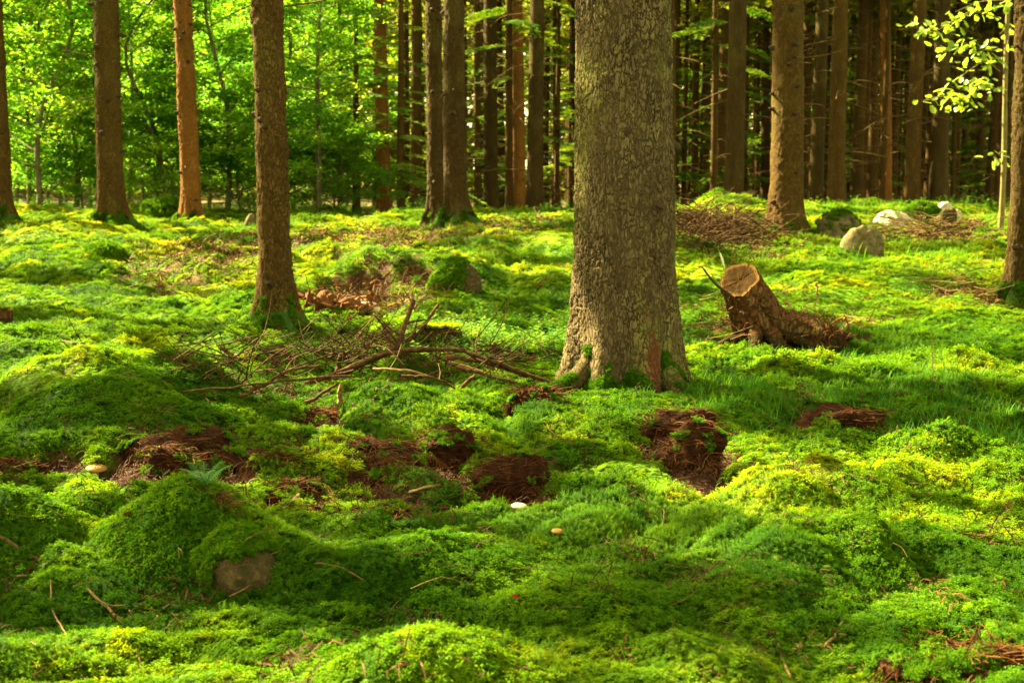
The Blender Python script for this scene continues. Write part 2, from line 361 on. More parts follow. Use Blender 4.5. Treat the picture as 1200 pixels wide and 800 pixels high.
GREEN = [(.0, (.020, .074, .001)), (.3, (.054, .14, .002)), (.55, (.10, .20, .003)), (.8, (.21, .26, .004)), (1.0, (.30, .29, .008))]
M['moss'] = leaf_mat('moss', GREEN, 'tint', .45, .75, 3.0, .08)
M['grass'] = leaf_mat('grass_blade', [(0, (.014, .085, .004)), (.5, (.05, .15, .005)), (.85, (.12, .20, .008)), (1, (.25, .2, .06))], 'tint', .45, .6, 3.0, .1)
M['plant'] = leaf_mat('whortleberry_leaf', [(0, (.03, .12, .012)), (.6, (.09, .20, .018)), (1, (.16, .24, .025))], 'tint', .45, .45)
M['litter'] = leaf_mat('dry_needle', [(0, (.028, .011, .004)), (.5, (.075, .033, .011)), (1, (.19, .11, .04))], 'tint', .05, .8)
M['needle'] = leaf_mat('spruce_needle', [(.3, (.02, .07, .005)), (.5, (.06, .135, .006)), (.72, (.15, .20, .010))], None, .35, .5, .9)
M['needle_far'] = leaf_mat('far_spruce_needle', [(.3, (.035, .05, .005)), (.5, (.085, .11, .007)), (.75, (.17, .19, .010))], None, .55, .6, .5)
M['leaf'] = leaf_mat('broad_leaf', [(.25, (.025, .14, .006)), (.45, (.075, .23, .008)), (.62, (.14, .29, .012)), (.8, (.23, .32, .014))], None, .6, .5, .8, .15)
M['oak_leaf'] = leaf_mat('oak_leaf', [(.3, (.10, .20, .016)), (.7, (.19, .27, .022))], None, .55, .35, 4.0, .5)

# ------------------------------------------------------------------ ground sheet
def axis(parts):
    o = []
    for a, b, s in parts: o.append(np.arange(a, b - s * .5, s))
    return np.concatenate(o + [[parts[-1][1]]])
def grow(a, b, s, k=1.12):
    o = [a]
    while o[-1] < b: o.append(o[-1] + s); s *= k
    return np.array(o)
fx = np.arange(0, 2.7, .03); ox = np.concatenate([fx, grow(2.7, 95, .035, 1.045)]); gx = np.concatenate([-ox[:0:-1], ox])
gy = np.concatenate([-grow(-2.0, 8, .1, 1.2)[::-1] - 4.0 + 4.0 - 0, np.arange(2.1, 7.6, .026), np.arange(7.6, 13, .05), np.arange(13, 24, .11), grow(24, 150, .15, 1.06)])
gy = np.unique(np.round(gy, 4))
GX, GY = np.meshgrid(gx, gy)
GZ = H(GX, GY)
mb = MB(); mb.add(np.stack([GX, GY, GZ], -1), grid_faces(len(gx), len(gy)))

def ground_mat():
    m, n, l = mat_new('forest_floor')
    g = N(n, 'ShaderNodeNewGeometry')
    so_ = N(n, 'ShaderNodeAttribute', attribute_name='soil'); li = N(n, 'ShaderNodeAttribute', attribute_name='litter'); ti = N(n, 'ShaderNodeAttribute', attribute_name='tint')
    tn = N(n, 'ShaderNodeTexNoise', i_Scale=45.0, i_Detail=6.0, i_Roughness=.7); l.new(g.outputs['Position'], tn.inputs['Vector'])
    tb = N(n, 'ShaderNodeTexNoise', i_Scale=9.0, i_Detail=4.0); l.new(g.outputs['Position'], tb.inputs['Vector'])
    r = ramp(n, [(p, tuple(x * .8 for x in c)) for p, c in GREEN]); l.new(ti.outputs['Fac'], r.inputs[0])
    br = ramp(n, [(.3, (.03, .016, .008)), (.55, (.085, .042, .018)), (.75, (.16, .09, .04))]); l.new(tn.outputs[0], br.inputs[0])
    sr = ramp(n, [(.3, (.014, .006, .004)), (.55, (.04, .015, .008)), (.75, (.085, .034, .016))]); l.new(tn.outputs[0], sr.inputs[0])
    f = ramp(n, [(.35, (.6, .6, .6)), (.65, (1.3, 1.3, 1.3))]); l.new(tn.outputs[0], f.inputs[0])
    c = mixc(n, l, 1.0, r.outputs[0], f.outputs[0], 'MULTIPLY')
    c = mixc(n, l, li.outputs['Fac'], c, br.outputs[0]); c = mixc(n, l, so_.outputs['Fac'], c, sr.outputs[0])
    p = N(n, 'ShaderNodeBsdfPrincipled', i_Roughness=1.0); p.inputs['Specular IOR Level'].default_value = .1
    l.new(c, p.inputs['Base Color'])
    b = N(n, 'ShaderNodeBump', i_Strength=.8, i_Distance=.02); l.new(tn.outputs[0], b.inputs['Height']); l.new(b.outputs[0], p.inputs['Normal'])
    o = N(n, 'ShaderNodeOutputMaterial'); l.new(p.outputs[0], o.inputs['Surface']); return m

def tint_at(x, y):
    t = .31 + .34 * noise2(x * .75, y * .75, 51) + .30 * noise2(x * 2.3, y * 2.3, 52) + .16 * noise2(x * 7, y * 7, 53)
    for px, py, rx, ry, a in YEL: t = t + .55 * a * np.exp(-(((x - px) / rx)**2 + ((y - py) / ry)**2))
    t = t + .22 * sstep(8, 13, y) + .07 * (1 - sstep(4.5, 6, y))  # near moss painted lighter against its dark shade; the mid slope yellower
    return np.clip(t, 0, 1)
YEL = []  # spot tints of the moss, painting sunny crests yellow, the trunk's shadow dark
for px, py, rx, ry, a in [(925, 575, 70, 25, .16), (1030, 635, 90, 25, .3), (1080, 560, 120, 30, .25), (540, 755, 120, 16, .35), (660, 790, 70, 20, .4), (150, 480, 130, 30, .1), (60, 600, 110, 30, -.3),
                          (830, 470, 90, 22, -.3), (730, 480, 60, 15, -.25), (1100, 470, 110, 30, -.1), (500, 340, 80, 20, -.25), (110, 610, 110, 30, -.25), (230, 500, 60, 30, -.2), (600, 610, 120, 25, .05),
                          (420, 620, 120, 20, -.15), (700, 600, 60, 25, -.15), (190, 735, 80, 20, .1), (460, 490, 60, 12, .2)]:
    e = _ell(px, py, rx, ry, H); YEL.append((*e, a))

gm = mb.mesh('ground', ground_mat())
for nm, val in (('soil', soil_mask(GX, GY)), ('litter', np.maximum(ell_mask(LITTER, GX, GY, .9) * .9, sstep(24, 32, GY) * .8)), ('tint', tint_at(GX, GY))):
    a = gm.attributes.new(nm, 'FLOAT', 'POINT'); a.data.foreach_set('value', val.ravel().astype(np.float32))
ground = link('ground', gm); ground['kind'] = 'structure'

# ------------------------------------------------------------------ tufts that get scattered
def tuft_coll(name, meshes):
    c = bpy.data.collections.new(name)
    for i, m in enumerate(meshes):
        o = bpy.data.objects.new(f'{name}_{i:02d}', m); c.objects.link(o)
    return c

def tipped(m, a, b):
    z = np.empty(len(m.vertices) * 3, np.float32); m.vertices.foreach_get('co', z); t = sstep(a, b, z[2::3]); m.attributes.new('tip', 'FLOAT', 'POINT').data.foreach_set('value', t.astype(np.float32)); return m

def moss_tuft(seed, n=16, droop=.0):
    r = np.random.default_rng(seed); mb = MB()
    for _ in range(n):
        a, q = r.uniform(0, 2 * np.pi), math.sqrt(r.uniform()) * .95
        b = np.array([q * math.cos(a), q * math.sin(a), -.25]); h = r.uniform(.45, 1.0)
        top = b + np.array([r.normal() * .14, r.normal() * .14, h])
        k = int(r.integers(8, 12)); ph = r.uniform(0, 7)
        for j in range(k):
            t = ph + j * 2.4; L = r.uniform(.22, .44) * (1 if j else .7); lv = .5 + .5 * (j + 1) / k
            o = b + (top - b) * lv; d = np.array([math.cos(t), math.sin(t), r.uniform(-.05, .55)]); w = np.array([-math.sin(t), math.cos(t), 0]) * L * .17
            mid = o + d * L * .5 + [0, 0, L * .12]; tip = o + d * L + [0, 0, -L * .1]
            mb.add([o, mid + w, tip, mid - w], [[0, 1, 2, 3]])
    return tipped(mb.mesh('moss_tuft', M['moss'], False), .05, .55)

def star_tuft(seed, n=9):
    r = np.random.default_rng(seed); mb = MB()
    for _ in range(n):
        a, q = r.uniform(0, 2 * np.pi), math.sqrt(r.uniform()) * .95
        b = np.array([q * math.cos(a), q * math.sin(a), -.2]); h = r.uniform(.6, 1.3); top = b + [r.normal() * .15, r.normal() * .15, h]
        for j in range(16):
            t = j * 2.4; lv = .45 + .55 * j / 15; o = b + (top - b) * lv; L = .42 * (1.15 - lv * .5)
            d = np.array([math.cos(t), math.sin(t), .55]); w = np.array([-math.sin(t), math.cos(t), 0]) * .035
            mb.add([o - w, o + w, o + d * L], [[0, 1, 2]])
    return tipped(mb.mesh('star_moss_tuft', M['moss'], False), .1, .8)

def feather_tuft(seed, n=7):
    r = np.random.default_rng(seed); mb = MB()
    for _ in range(n):
        a, q = r.uniform(0, 2 * np.pi), math.sqrt(r.uniform()) * .7
        o = np.array([q * math.cos(a), q * math.sin(a), r.uniform(.1, .5)]); t = r.uniform(0, 2 * np.pi); d = np.array([math.cos(t), math.sin(t), .35]); s = np.array([-math.sin(t), math.cos(t), 0])
        for j in range(9):
            c = o + d * (.1 * j) + [0, 0, -.012 * j * j]; L = .34 * (1 - abs(j - 3) / 9)
            for sg in (-1, 1):
                e = c + s * sg * L + d * L * .5 + [0, 0, -L * .25]; mb.add([c - d * .035, c + d * .035, e], [[0, 1, 2]])
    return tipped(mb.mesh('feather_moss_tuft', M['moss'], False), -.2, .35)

MOSS = tuft_coll('moss_tufts', [moss_tuft(i) for i in range(5)] + [star_tuft(9), star_tuft(10), feather_tuft(11), feather_tuft(12), feather_tuft(13)])

def grass_tuft(seed, n=11):
    r = np.random.default_rng(seed); mb = MB()
    for _ in range(n):
        a, q = r.uniform(0, 2 * np.pi), math.sqrt(r.uniform()) * .5
        b = np.array([q * math.cos(a), q * math.sin(a), -.1]); t = r.uniform(0, 2 * np.pi); Hh = r.uniform(.5, 1.25); bend = r.uniform(.15, .8)
        d = np.array([math.cos(t), math.sin(t), 0]); w = np.array([-d[1], d[0], 0]) * .022
        P = [b + d * bend * f * f * Hh + [0, 0, Hh * f * (1 - .35 * bend * f)] for f in (0, .35, .7, 1)]
        mb.add([P[0] - w, P[0] + w, P[1] - w, P[1] + w, P[2] - w * .7, P[2] + w * .7, P[3]], [[0, 1, 3, 2], [2, 3, 5, 4]]); mb.add([P[2] - w * .7, P[2] + w * .7, P[3]], [[0, 1, 2]])
    return mb.mesh('grass_tuft', M['grass'], False)
GRASS = tuft_coll('grass_tufts', [grass_tuft(i) for i in range(5)])

def leafy_stem(seed):
    r = np.random.default_rng(seed); mb = MB()
    for _ in range(3):
        b = np.array([r.normal() * .25, r.normal() * .25, -.05]); t = r.uniform(0, 6.3); top = b + [math.cos(t) * .35, math.sin(t) * .35, r.uniform(.7, 1.1)]
        w = np.array([.012, .012, 0]); mb.add([b - w, b + w, top + w * .5, top - w * .5], [[0, 1, 2, 3]])
        for j in range(12):
            f = .3 + .7 * j / 11; o = b + (top - b) * f; a = j * 2.4 + t; L = r.uniform(.18, .28); d = np.array([math.cos(a), math.sin(a), r.uniform(-.1, .35)]); s = np.array([-math.sin(a), math.cos(a), 0]) * L * .32
            mb.add([o, o + d * L * .5 + s, o + d * L, o + d * L * .5 - s], [[0, 1, 2, 3]])
    return mb.mesh('leafy_stem', M['plant'], False)
PLANT = tuft_coll('leafy_stems', [leafy_stem(i) for i in range(4)])

def litter_tuft(seed, n=14):
    r = np.random.default_rng(seed); mb = MB()
    for _ in range(n):
        o = np.array([r.normal() * .5, r.normal() * .5, r.uniform(-.05, .25)]); t = r.uniform(0, 6.3); L = r.uniform(.25, .9); d = np.array([math.cos(t), math.sin(t), r.normal() * .3]); w = np.array([-d[1], d[0], .6]) * .025
        m_ = o + d * L * .5 + [0, 0, r.uniform(0, .15)]
        mb.add([o - w, o + w, m_ + w, m_ - w, o + d * L + w * .6, o + d * L - w * .6], [[0, 1, 2, 3], [3, 2, 4, 5]])
    return mb.mesh('litter_tuft', M['litter'], False)
LITT = tuft_coll('litter_tufts', [litter_tuft(i) for i in range(4)])

def leaf_flake(seed):
    r = np.random.default_rng(seed); mb = MB()
    x = np.array([[-.5, 0, 0], [-.15, .3, .08], [.25, .25, .1], [.6, 0, .02], [.25, -.25, .06], [-.15, -.3, .12]]) + r.normal(size=(6, 3)) * .04
    mb.add(x, [[0, 1, 4, 5], [1, 2, 3, 4]]); return mb.mesh('dry_leaf', M['litter'], False)

def scatter(name, P, Nrm, scale, idx, tint, coll, parent=None):
    """one 'stuff' object: a tuft of COLL on every point, its z axis along the surface normal"""
    P = np.asarray(P); n = len(P); Nn = Nrm / np.linalg.norm(Nrm, axis=1)[:, None]
    a = RNG.uniform(0, 2 * np.pi, n); ref = np.stack([np.cos(a), np.sin(a), np.zeros(n)], 1)
    t2 = np.cross(Nn, ref); t2 /= np.linalg.norm(t2, axis=1)[:, None] + 1e-9; t1 = np.cross(t2, Nn)
    ry = np.arcsin(np.clip(-t1[:, 2], -1, 1)); rx = np.arctan2(t2[:, 2], Nn[:, 2]); rz = np.arctan2(t1[:, 1], t1[:, 0])
    m = bpy.data.meshes.new(name); m.vertices.add(n); m.vertices.foreach_set('co', P.ravel().astype(np.float32))
    m.attributes.new('rot', 'FLOAT_VECTOR', 'POINT').data.foreach_set('vector', np.stack([rx, ry, rz], 1).ravel().astype(np.float32))
    m.attributes.new('scl', 'FLOAT', 'POINT').data.foreach_set('value', np.asarray(scale, np.float32))
    m.attributes.new('tint', 'FLOAT', 'POINT').data.foreach_set('value', np.clip(tint, 0, 1).astype(np.float32))
    m.attributes.new('pick', 'INT', 'POINT').data.foreach_set('value', np.asarray(idx, np.int32))
    o = link(name, m, parent); o['kind'] = 'stuff'
    g = bpy.data.node_groups.new(name, 'GeometryNodeTree')
    g.interface.new_socket('Geometry', in_out='INPUT', socket_type='NodeSocketGeometry'); g.interface.new_socket('Geometry', in_out='OUTPUT', socket_type='NodeSocketGeometry')
    gi, go = g.nodes.new('NodeGroupInput'), g.nodes.new('NodeGroupOutput')
    ip = g.nodes.new('GeometryNodeInstanceOnPoints'); ci = g.nodes.new('GeometryNodeCollectionInfo')
    ci.inputs['Collection'].default_value = coll; ci.inputs['Separate Children'].default_value = True; ci.inputs['Reset Children'].default_value = True
    ip.inputs['Pick Instance'].default_value = True
    def at_(nm, ty):
        q = g.nodes.new('GeometryNodeInputNamedAttribute'); q.data_type = ty; q.inputs[0].default_value = nm; return q.outputs[0]
    er = g.nodes.new('FunctionNodeEulerToRotation')
    L = g.links.new
    L(gi.outputs[0], ip.inputs['Points']); L(ci.outputs[0], ip.inputs['Instance']); L(at_('pick', 'INT'), ip.inputs['Instance Index'])
    L(at_('rot', 'FLOAT_VECTOR'), er.inputs[0]); L(er.outputs[0], ip.inputs['Rotation']); L(at_('scl', 'FLOAT'), ip.inputs['Scale']); L(ip.outputs[0], go.inputs[0])
    o.modifiers.new('scatter', 'NODES').node_group = g
    return o

def spread(y0, y1, s, margin=.6, k=.43):
    """jittered points over the part of the ground that this camera or one a step aside can see"""
    xm = k * y1 + margin; nx, ny = int(2 * xm / s), int((y1 - y0) / s)
    X, Y = np.meshgrid(np.linspace(-xm, xm, nx), np.linspace(y0, y1, ny))
    X = (X + RNG.uniform(-.6, .6, X.shape) * s).ravel(); Y = (Y + RNG.uniform(-.6, .6, Y.shape) * s).ravel()
    q = np.abs(X) < k * Y + margin; return X[q], Y[q]

def normals(X, Y, e=.02):
    dx = (H(X + e, Y) - H(X - e, Y)) / (2 * e); dy = (H(X, Y + e) - H(X, Y - e)) / (2 * e)
    return np.stack([-dx, -dy, np.ones_like(dx)], 1)

EXTRA = []      # moss on stones and tree feet: (points, normals, scale, tint)
def moss_now():
    Ps, Ns, Sc, Ix, Ti = [], [], [], [], []
    for y0, y1, s in ((2.2, 4.2, .0175), (4.2, 7.2, .024), (7.2, 12, .038), (12, 25, .062)):
        X, Y = spread(y0, y1, s)
        soil = soil_mask(X, Y); lit = ell_mask(LITTER, X, Y, .9)
        gap = noise2(X * 2.1, Y * 2.1, 61) + .7 * noise2(X * 6.3, Y * 6.3, 62)
        keep = (RNG.uniform(size=len(X)) > soil * 1.3) & (RNG.uniform(size=len(X)) > lit * .8) & (gap > -1.35)
        X, Y, gap = X[keep], Y[keep], gap[keep]; n = len(X)
        Z = H(X, Y); nn = normals(X, Y); nn[:, :2] *= .7
        nn[:, :2] += RNG.normal(size=(n, 2)) * .18
        st = np.hypot(nn[:, 0], nn[:, 1]); q = np.flatnonzero(st > .45); q = np.repeat(q, np.clip((st[q] * 2.2).astype(int), 1, 4))      # steep banks need more
        X, Y, gap, nn = (np.concatenate([a_, a_[q]]) for a_ in (X, Y, gap, nn)); X[n:] += RNG.uniform(-.7, .7, len(q)) * s; Y[n:] += RNG.uniform(-.7, .7, len(q)) * s; n = len(X); Z = H(X, Y)
        kind = noise2(X * 1.1 + 30, Y * 1.1, 63) + .25 * RNG.normal(size=n)
        idx = np.where(kind > .33, RNG.integers(5, 7, n), np.where(kind < -.22, RNG.integers(7, 10, n), RNG.integers(0, 5, n)))
        sc = s * RNG.uniform(.8, 1.75, n) * (1 + .3 * gap) * (1 - .38 * sstep(7.5, 11, Y))
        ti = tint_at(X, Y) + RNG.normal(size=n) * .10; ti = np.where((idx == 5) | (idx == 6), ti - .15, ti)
        Ps.append(np.stack([X, Y, Z + sc * RNG.uniform(-.15, .2, n)], 1)); Ns.append(nn); Sc.append(sc); Ix.append(idx); Ti.append(ti)
    for p, nn, sc, ti in EXTRA:
        n = len(p); Ps.append(p); Ns.append(nn); Sc.append(sc); Ix.append(RNG.integers(0, 5, n)); Ti.append(ti)
    return scatter('moss', np.concatenate(Ps), np.concatenate(Ns), np.concatenate(Sc), np.concatenate(Ix), np.concatenate(Ti), MOSS)

# ------------------------------------------------------------------ trunks
def trunk_mesh(name, mat, height, r0, flare=.05, fl_h=.2, nu=16, zs=None, seed=0, bend=.02, lean=(0, 0), lobes=5, relief=0.0, plates=0.0, pscale=34.0):
    r = np.random.default_rng(seed)
    if zs is None: zs = np.concatenate([np.linspace(-.3, 1.0, 12), np.linspace(1.3, height, 22)])
    th = np.linspace(0, 2 * np.pi, nu, endpoint=False); T, Z = np.meshgrid(th, zs)
    R = r0 * np.clip(1 - (Z - 1.2) / (height * 1.12), .02, 2)
    lob = np.zeros_like(T); ph = r.uniform(0, 6.3, 3)
    for k, kk in enumerate((lobes, lobes - 2, lobes + 3)): lob += np.cos(kk * T + ph[k]) / (k + 1.3)
    zz = np.clip(Z, -.3, None)
    R = R + flare * np.exp(-zz / fl_h) * np.clip(1 + 1.0 * lob, .05, 3.4) + r0 * .025 * np.cos(2 * T + ph[0] + Z * .3) + r0 * .02 * lob * np.exp(-zz / 1.5)
    cx = lean[0] * Z + bend * (np.sin(Z * .55 + ph[1]) - math.sin(ph[1])) * np.clip(Z, 0, 3) / 3; cy = lean[1] * Z + bend * (np.sin(Z * .43 + ph[2]) - math.sin(ph[2])) * np.clip(Z, 0, 3) / 3
    if relief or plates:
        X, Y = np.cos(T) * R, np.sin(T) * R
        if relief: R = R + relief * noise3(X * 9, Y * 9, Z * 6, seed) + relief * .5 * noise3(X * 28, Y * 28, Z * 16, seed + 1)
        if plates:
            wa = noise3(X * 12, Y * 12, Z * 8, seed + 4) * .5; s = pscale
            f1, f2, cid = worley3((X + wa * .03) * s, (Y + wa * .03) * s, (Z + wa * .03) * s * .48, seed + 5)
            edge = sstep(.02, .28, f2 - f1)
            big_ = .45 + .9 * sstep(-.35, .4, noise3(X * 5, Y * 5, Z * 3, seed + 12)); R = R + plates * big_ * (edge * (.55 + .75 * cid) - .25 * f1 * (cid > .5) + .3 * noise3(X * 70, Y * 70, Z * 50, seed + 8) * edge)
    mb = MB(); V = np.stack([np.cos(T) * R + cx, np.sin(T) * R + cy, Z], -1); mb.add(V.reshape(-1, 3), grid_faces(nu, len(zs), True))
    def surf(z, t):
        i = int(np.clip(np.searchsorted(zs, z), 0, len(zs) - 1)); return cx[i, 0], cy[i, 0], float(R[i, int(round(t / (2 * np.pi) * nu)) % nu])
    return mb.mesh(name, mat), surf

def stub_mesh(seed):
    mb = MB(); r = np.random.default_rng(seed)
    tube(mb, spline([(0, 0, -.02), (0, 0, .012), (r.normal() * .006, r.normal() * .005, .022 + r.uniform(0, .028))], 5), np.array([.021, .017, .011, .009, .005]), 6, True, .12, seed)
    return mb.mesh('branch_stub', M['stub'])
STUBS = [stub_mesh(i) for i in range(4)]

def add_stubs(t, fn, n, zr, seed, size=1.0, out=1.0):
    r = np.random.default_rng(seed); z = zr[0]
    done = 0
    while done < n:
        z = r.uniform(*zr); a = r.uniform(-math.pi, 0) if r.uniform() < .85 else r.uniform(0, math.pi)
        cx, cy, R = fn(z, a)
        o = link('branch_stub', STUBS[done % 4], t, (cx + math.cos(a) * R * .99, cy + math.sin(a) * R * .99, z))
        o.rotation_euler = Vector((math.cos(a), math.sin(a), r.uniform(-.25, .3))).to_track_quat('Z', 'Y').to_euler(); s = size * r.uniform(.7, 1.35); o.scale = (s, s, s * r.uniform(.5, 1.2) * out); done += 1

def twig_rays(seed, n, zr, L, r0, sub=3, droop=.15, fil=.5):
    """bare dead lower branches of a spruce"""
    r = np.random.default_rng(seed); mb = MB()
    for _ in range(n):
        z = r.uniform(*zr); a = r.uniform(0, 2 * np.pi); l = L * r.uniform(.35, 1); d = np.array([math.cos(a), math.sin(a), r.uniform(-.25, .12)])
        P = spline([d * r0 * .8 + [0, 0, z], d * (r0 + l * .5) + [0, 0, z + r.normal() * .04], d * (r0 + l) + [r.normal() * .06, r.normal() * .06, z - droop * l]], 6)
        tube(mb, P, np.linspace(.010, .003, 6), 4, False)
        for k in range(sub):
            f = r.integers(2, 6); q = a + r.choice([-1, 1]) * r.uniform(.4, 1.1); e = np.array([math.cos(q), math.sin(q), r.uniform(-.4, .2)]) * l * r.uniform(.15, .45)
            tube(mb, [P[f], P[f] + e * .5, P[f] + e], [.0045, .0035, .002], 3, False)
    return mb.mesh('dead_twigs', M['dead'], True)
DEADTW = [twig_rays(i, 34, (.4, 8.0), 1.3, .11) for i in range(4)]

# ------------------------------------------------------------------ crowns
def tri_cloud(C, size, per, rng, spread_=.5, flat=.5):
    n = len(C) * per; c = np.repeat(C, per, 0) + rng.normal(size=(n, 3)) * size * spread_ * [1, 1, .5]
    a = rng.uniform(0, 2 * np.pi, n); d = np.stack([np.cos(a), np.sin(a), rng.normal(size=n) * flat], 1); d /= np.linalg.norm(d, axis=1)[:, None]
    w = np.cross(d, rng.normal(size=(n, 3)) * [flat, flat, 1]); w /= np.linalg.norm(w, axis=1)[:, None] + 1e-9
    l = size * rng.uniform(.6, 1.3, n)[:, None]
    V = np.stack([c - d * l * .5, c + w * l * .22, c + d * l * .5, c - w * l * .22], 1)
    return V.reshape(-1, 3), np.arange(n * 4).reshape(-1, 4)

def spruce_crown(loc, z0, z1, rad, n, seed, carve=True, per=7, size=.42, mat='needle_far'):
    """boughs in whorls around the stem; boughs are left out to let sun onto the chosen spots"""
    r = np.random.default_rng(seed); mb = MB()
    f = 1 - np.sqrt(r.uniform(size=n)); z = z0 + (z1 - z0) * f; z = np.round(z / .45) * .45 + r.normal(size=n) * .07
    rr = rad * (1 - f) * np.sqrt(r.uniform(.02, 1, n)) + .1; a = r.uniform(0, 2 * np.pi, n); a = np.round(a / .52 + np.floor(z)) * .52 + r.normal(size=n) * .1
    C = np.stack([np.cos(a) * rr, np.sin(a) * rr, z - rr * .22], 1)
    if carve:
        w = C + np.array(loc); gz = .25
        for _ in range(3):
            t = (w[:, 2] - gz) / math.tan(SUN_EL); gx_, gy_ = w[:, 0] - t * math.sin(SUN_AZ), w[:, 1] - t * math.cos(SUN_AZ); gz = base_h(gx_, gy_)
        inv = (gy_ > 1.5) & (np.abs(gx_) < .5 * gy_ + 2.5)
        p = np.where(inv, np.maximum(np.where(gy_ < 7.5, .71, np.where(gy_ < 9, .55, .33)) * (1 - ell_mask(_shade, gx_, gy_, 0)), np.max([sunwant(gx_ + dx, gy_ + dy) for dx, dy in ((0, 0), (.3, .0), (-.3, 0), (0, .35), (0, -.35))], 0) * 1.25), .2); C = C[r.uniform(size=n) > p]
    if len(C) < 3: return None
    V, Fc = tri_cloud(C, size, per, r, .45, .45); mb.add(V, Fc)
    return mb.mesh('crown', M[mat], False)

def ribbon_bough(mb, o, az, L, droop, r, up=.1):
    """spruce bough with side twigs, needles as narrow blades"""
    d = np.array([math.cos(az), math.sin(az), 0]); s = np.array([-d[1], d[0], 0]); n = int(L / .055)
    prev = None
    for k in range(n):
        f = (k + 1) / n; c = o + d * L * f + [0, 0, up * L * f - droop * L * f * f]
        for sg in (-1, 1):
            tl = L * .40 * (1 - f * .8) * min(1, f * 4 + .2) * r.uniform(.7, 1.1)
            td = d * .75 + s * sg * .8 + [0, 0, -.25]; td = td / np.linalg.norm(td); q = np.cross(td, [0, 0, 1.0])
            for j in range(max(2, int(tl / .05))):
                b = c + td * (.05 * j); w = .02 * r.uniform(.8, 1.3)
                for g in (-1, 1):
                    e = b + td * .045 + q * g * w * 2.2 + [0, 0, r.normal() * .012]; mb.add([b, b + td * .05, e], [[0, 1, 2]])
            e = c + td * tl; mb.add([c - q * .006, c + q * .006, e], [[0, 1, 2]])
        prev = c

def bough_crown(seed, z0, z1, rad, n, name='crown', az=None):
    r = np.random.default_rng(seed); mb = MB()
    for k in range(n):
        f = k / max(1, n - 1); z = z0 + (z1 - z0) * f; L = rad * (1 - .75 * f) * r.uniform(.7, 1.1)
        ribbon_bough(mb, np.array([0, 0, z]), r.uniform(0, 6.3) if az is None else az + r.normal() * .5, L, r.uniform(.2, .45), r)
    return mb.mesh(name, M['needle'], False)

def broad_tree(seed, height, spread_, nb, leaf=.075, per=42, z0=.5, trunk_r=.045):
    """thin stemmed broadleaf: (trunk mesh, crown mesh)"""
    r = np.random.default_rng(seed); tb = MB(); cb = MB()
    tp = spline([(0, 0, -.25), (r.normal() * .05, r.normal() * .05, height * .3), (r.normal() * .25, r.normal() * .25, height * .65), (r.normal() * .4, r.normal() * .4, height)], 16)
    tube(tb, tp, np.linspace(trunk_r * 1.25, .01, 16), 8, False, .05, seed)
    Cs, Ds = [], []
    for b in range(nb):
        f = (b + .5) / nb; z = z0 + (height - z0) * f; o = np.array([np.interp(z, tp[:, 2], tp[:, 0]), np.interp(z, tp[:, 2], tp[:, 1]), z])
        a = b * 2.4 + r.normal() * .4; L = spread_ * (1 - .5 * f) * r.uniform(.55, 1.1); d = np.array([math.cos(a), math.sin(a), r.uniform(.1, .6)])
        P = spline([o, o + d * L * .5 + [0, 0, .06], o + d * L + [r.normal() * .1, r.normal() * .1, -.08 * L]], 6); tube(tb, P, np.linspace(.016 * (1.3 - f), .004, 6), 4, False)
        for k in range(7):
            u = r.uniform(.25, 1.0); c = P[min(5, int(u * 5))]; q = a + r.choice([-1, 1]) * r.uniform(.3, 1.2); e = np.array([math.cos(q), math.sin(q), r.uniform(-.2, .3)]) * r.uniform(.25, .6)
            tube(tb, [c, c + e * .5, c + e], [.004, .003, .0015], 3, False)
            t = r.uniform(.1, 1.05, per)[:, None]; Cs.append(c + e * t + r.normal(size=(per, 3)) * [.12, .12, .05])
    C = np.concatenate(Cs); n = len(C); a = r.uniform(0, 2 * np.pi, n)
    d = np.stack([np.cos(a), np.sin(a), r.normal(size=n) * .35], 1); w = np.cross(d, np.stack([r.normal(size=n) * .35, r.normal(size=n) * .35, np.ones(n)], 1)); w /= np.linalg.norm(w, axis=1)[:, None]
    l = leaf * r.uniform(.7, 1.35, n)[:, None]; up = np.cross(w, d); sag = up * l * .12
    V = np.stack([C - d * l * .5, C + w * l * .32 + sag, C + d * l * .5 - sag, C - w * l * .32 + sag], 1)
    cb.add(V.reshape(-1, 3), np.arange(n * 4).reshape(-1, 4))
    return tb.mesh('trunk', M['bark_thin']), cb.mesh('crown', M['leaf'], False)

# ------------------------------------------------------------------ the big spruce in front
p = Vector(((734 - 600) / F * 6.8, 6.8, hz((731 - 600) / F * 6.8, 6.8) - .02)); MAIN = p.copy()
big = thing('spruce_tree', 'massive grey-green spruce trunk with scaly bark in the middle foreground', 'tree', p)
zs = np.concatenate([np.linspace(-.3, 2.25, 640), np.linspace(2.4, 21, 24)])
hm, hfn = trunk_mesh('trunk', M['bark_hero'], 22,   .220, .058, .26, 320, zs, 3, .012, (-.012, 0), 6, .006, .0065, 46)
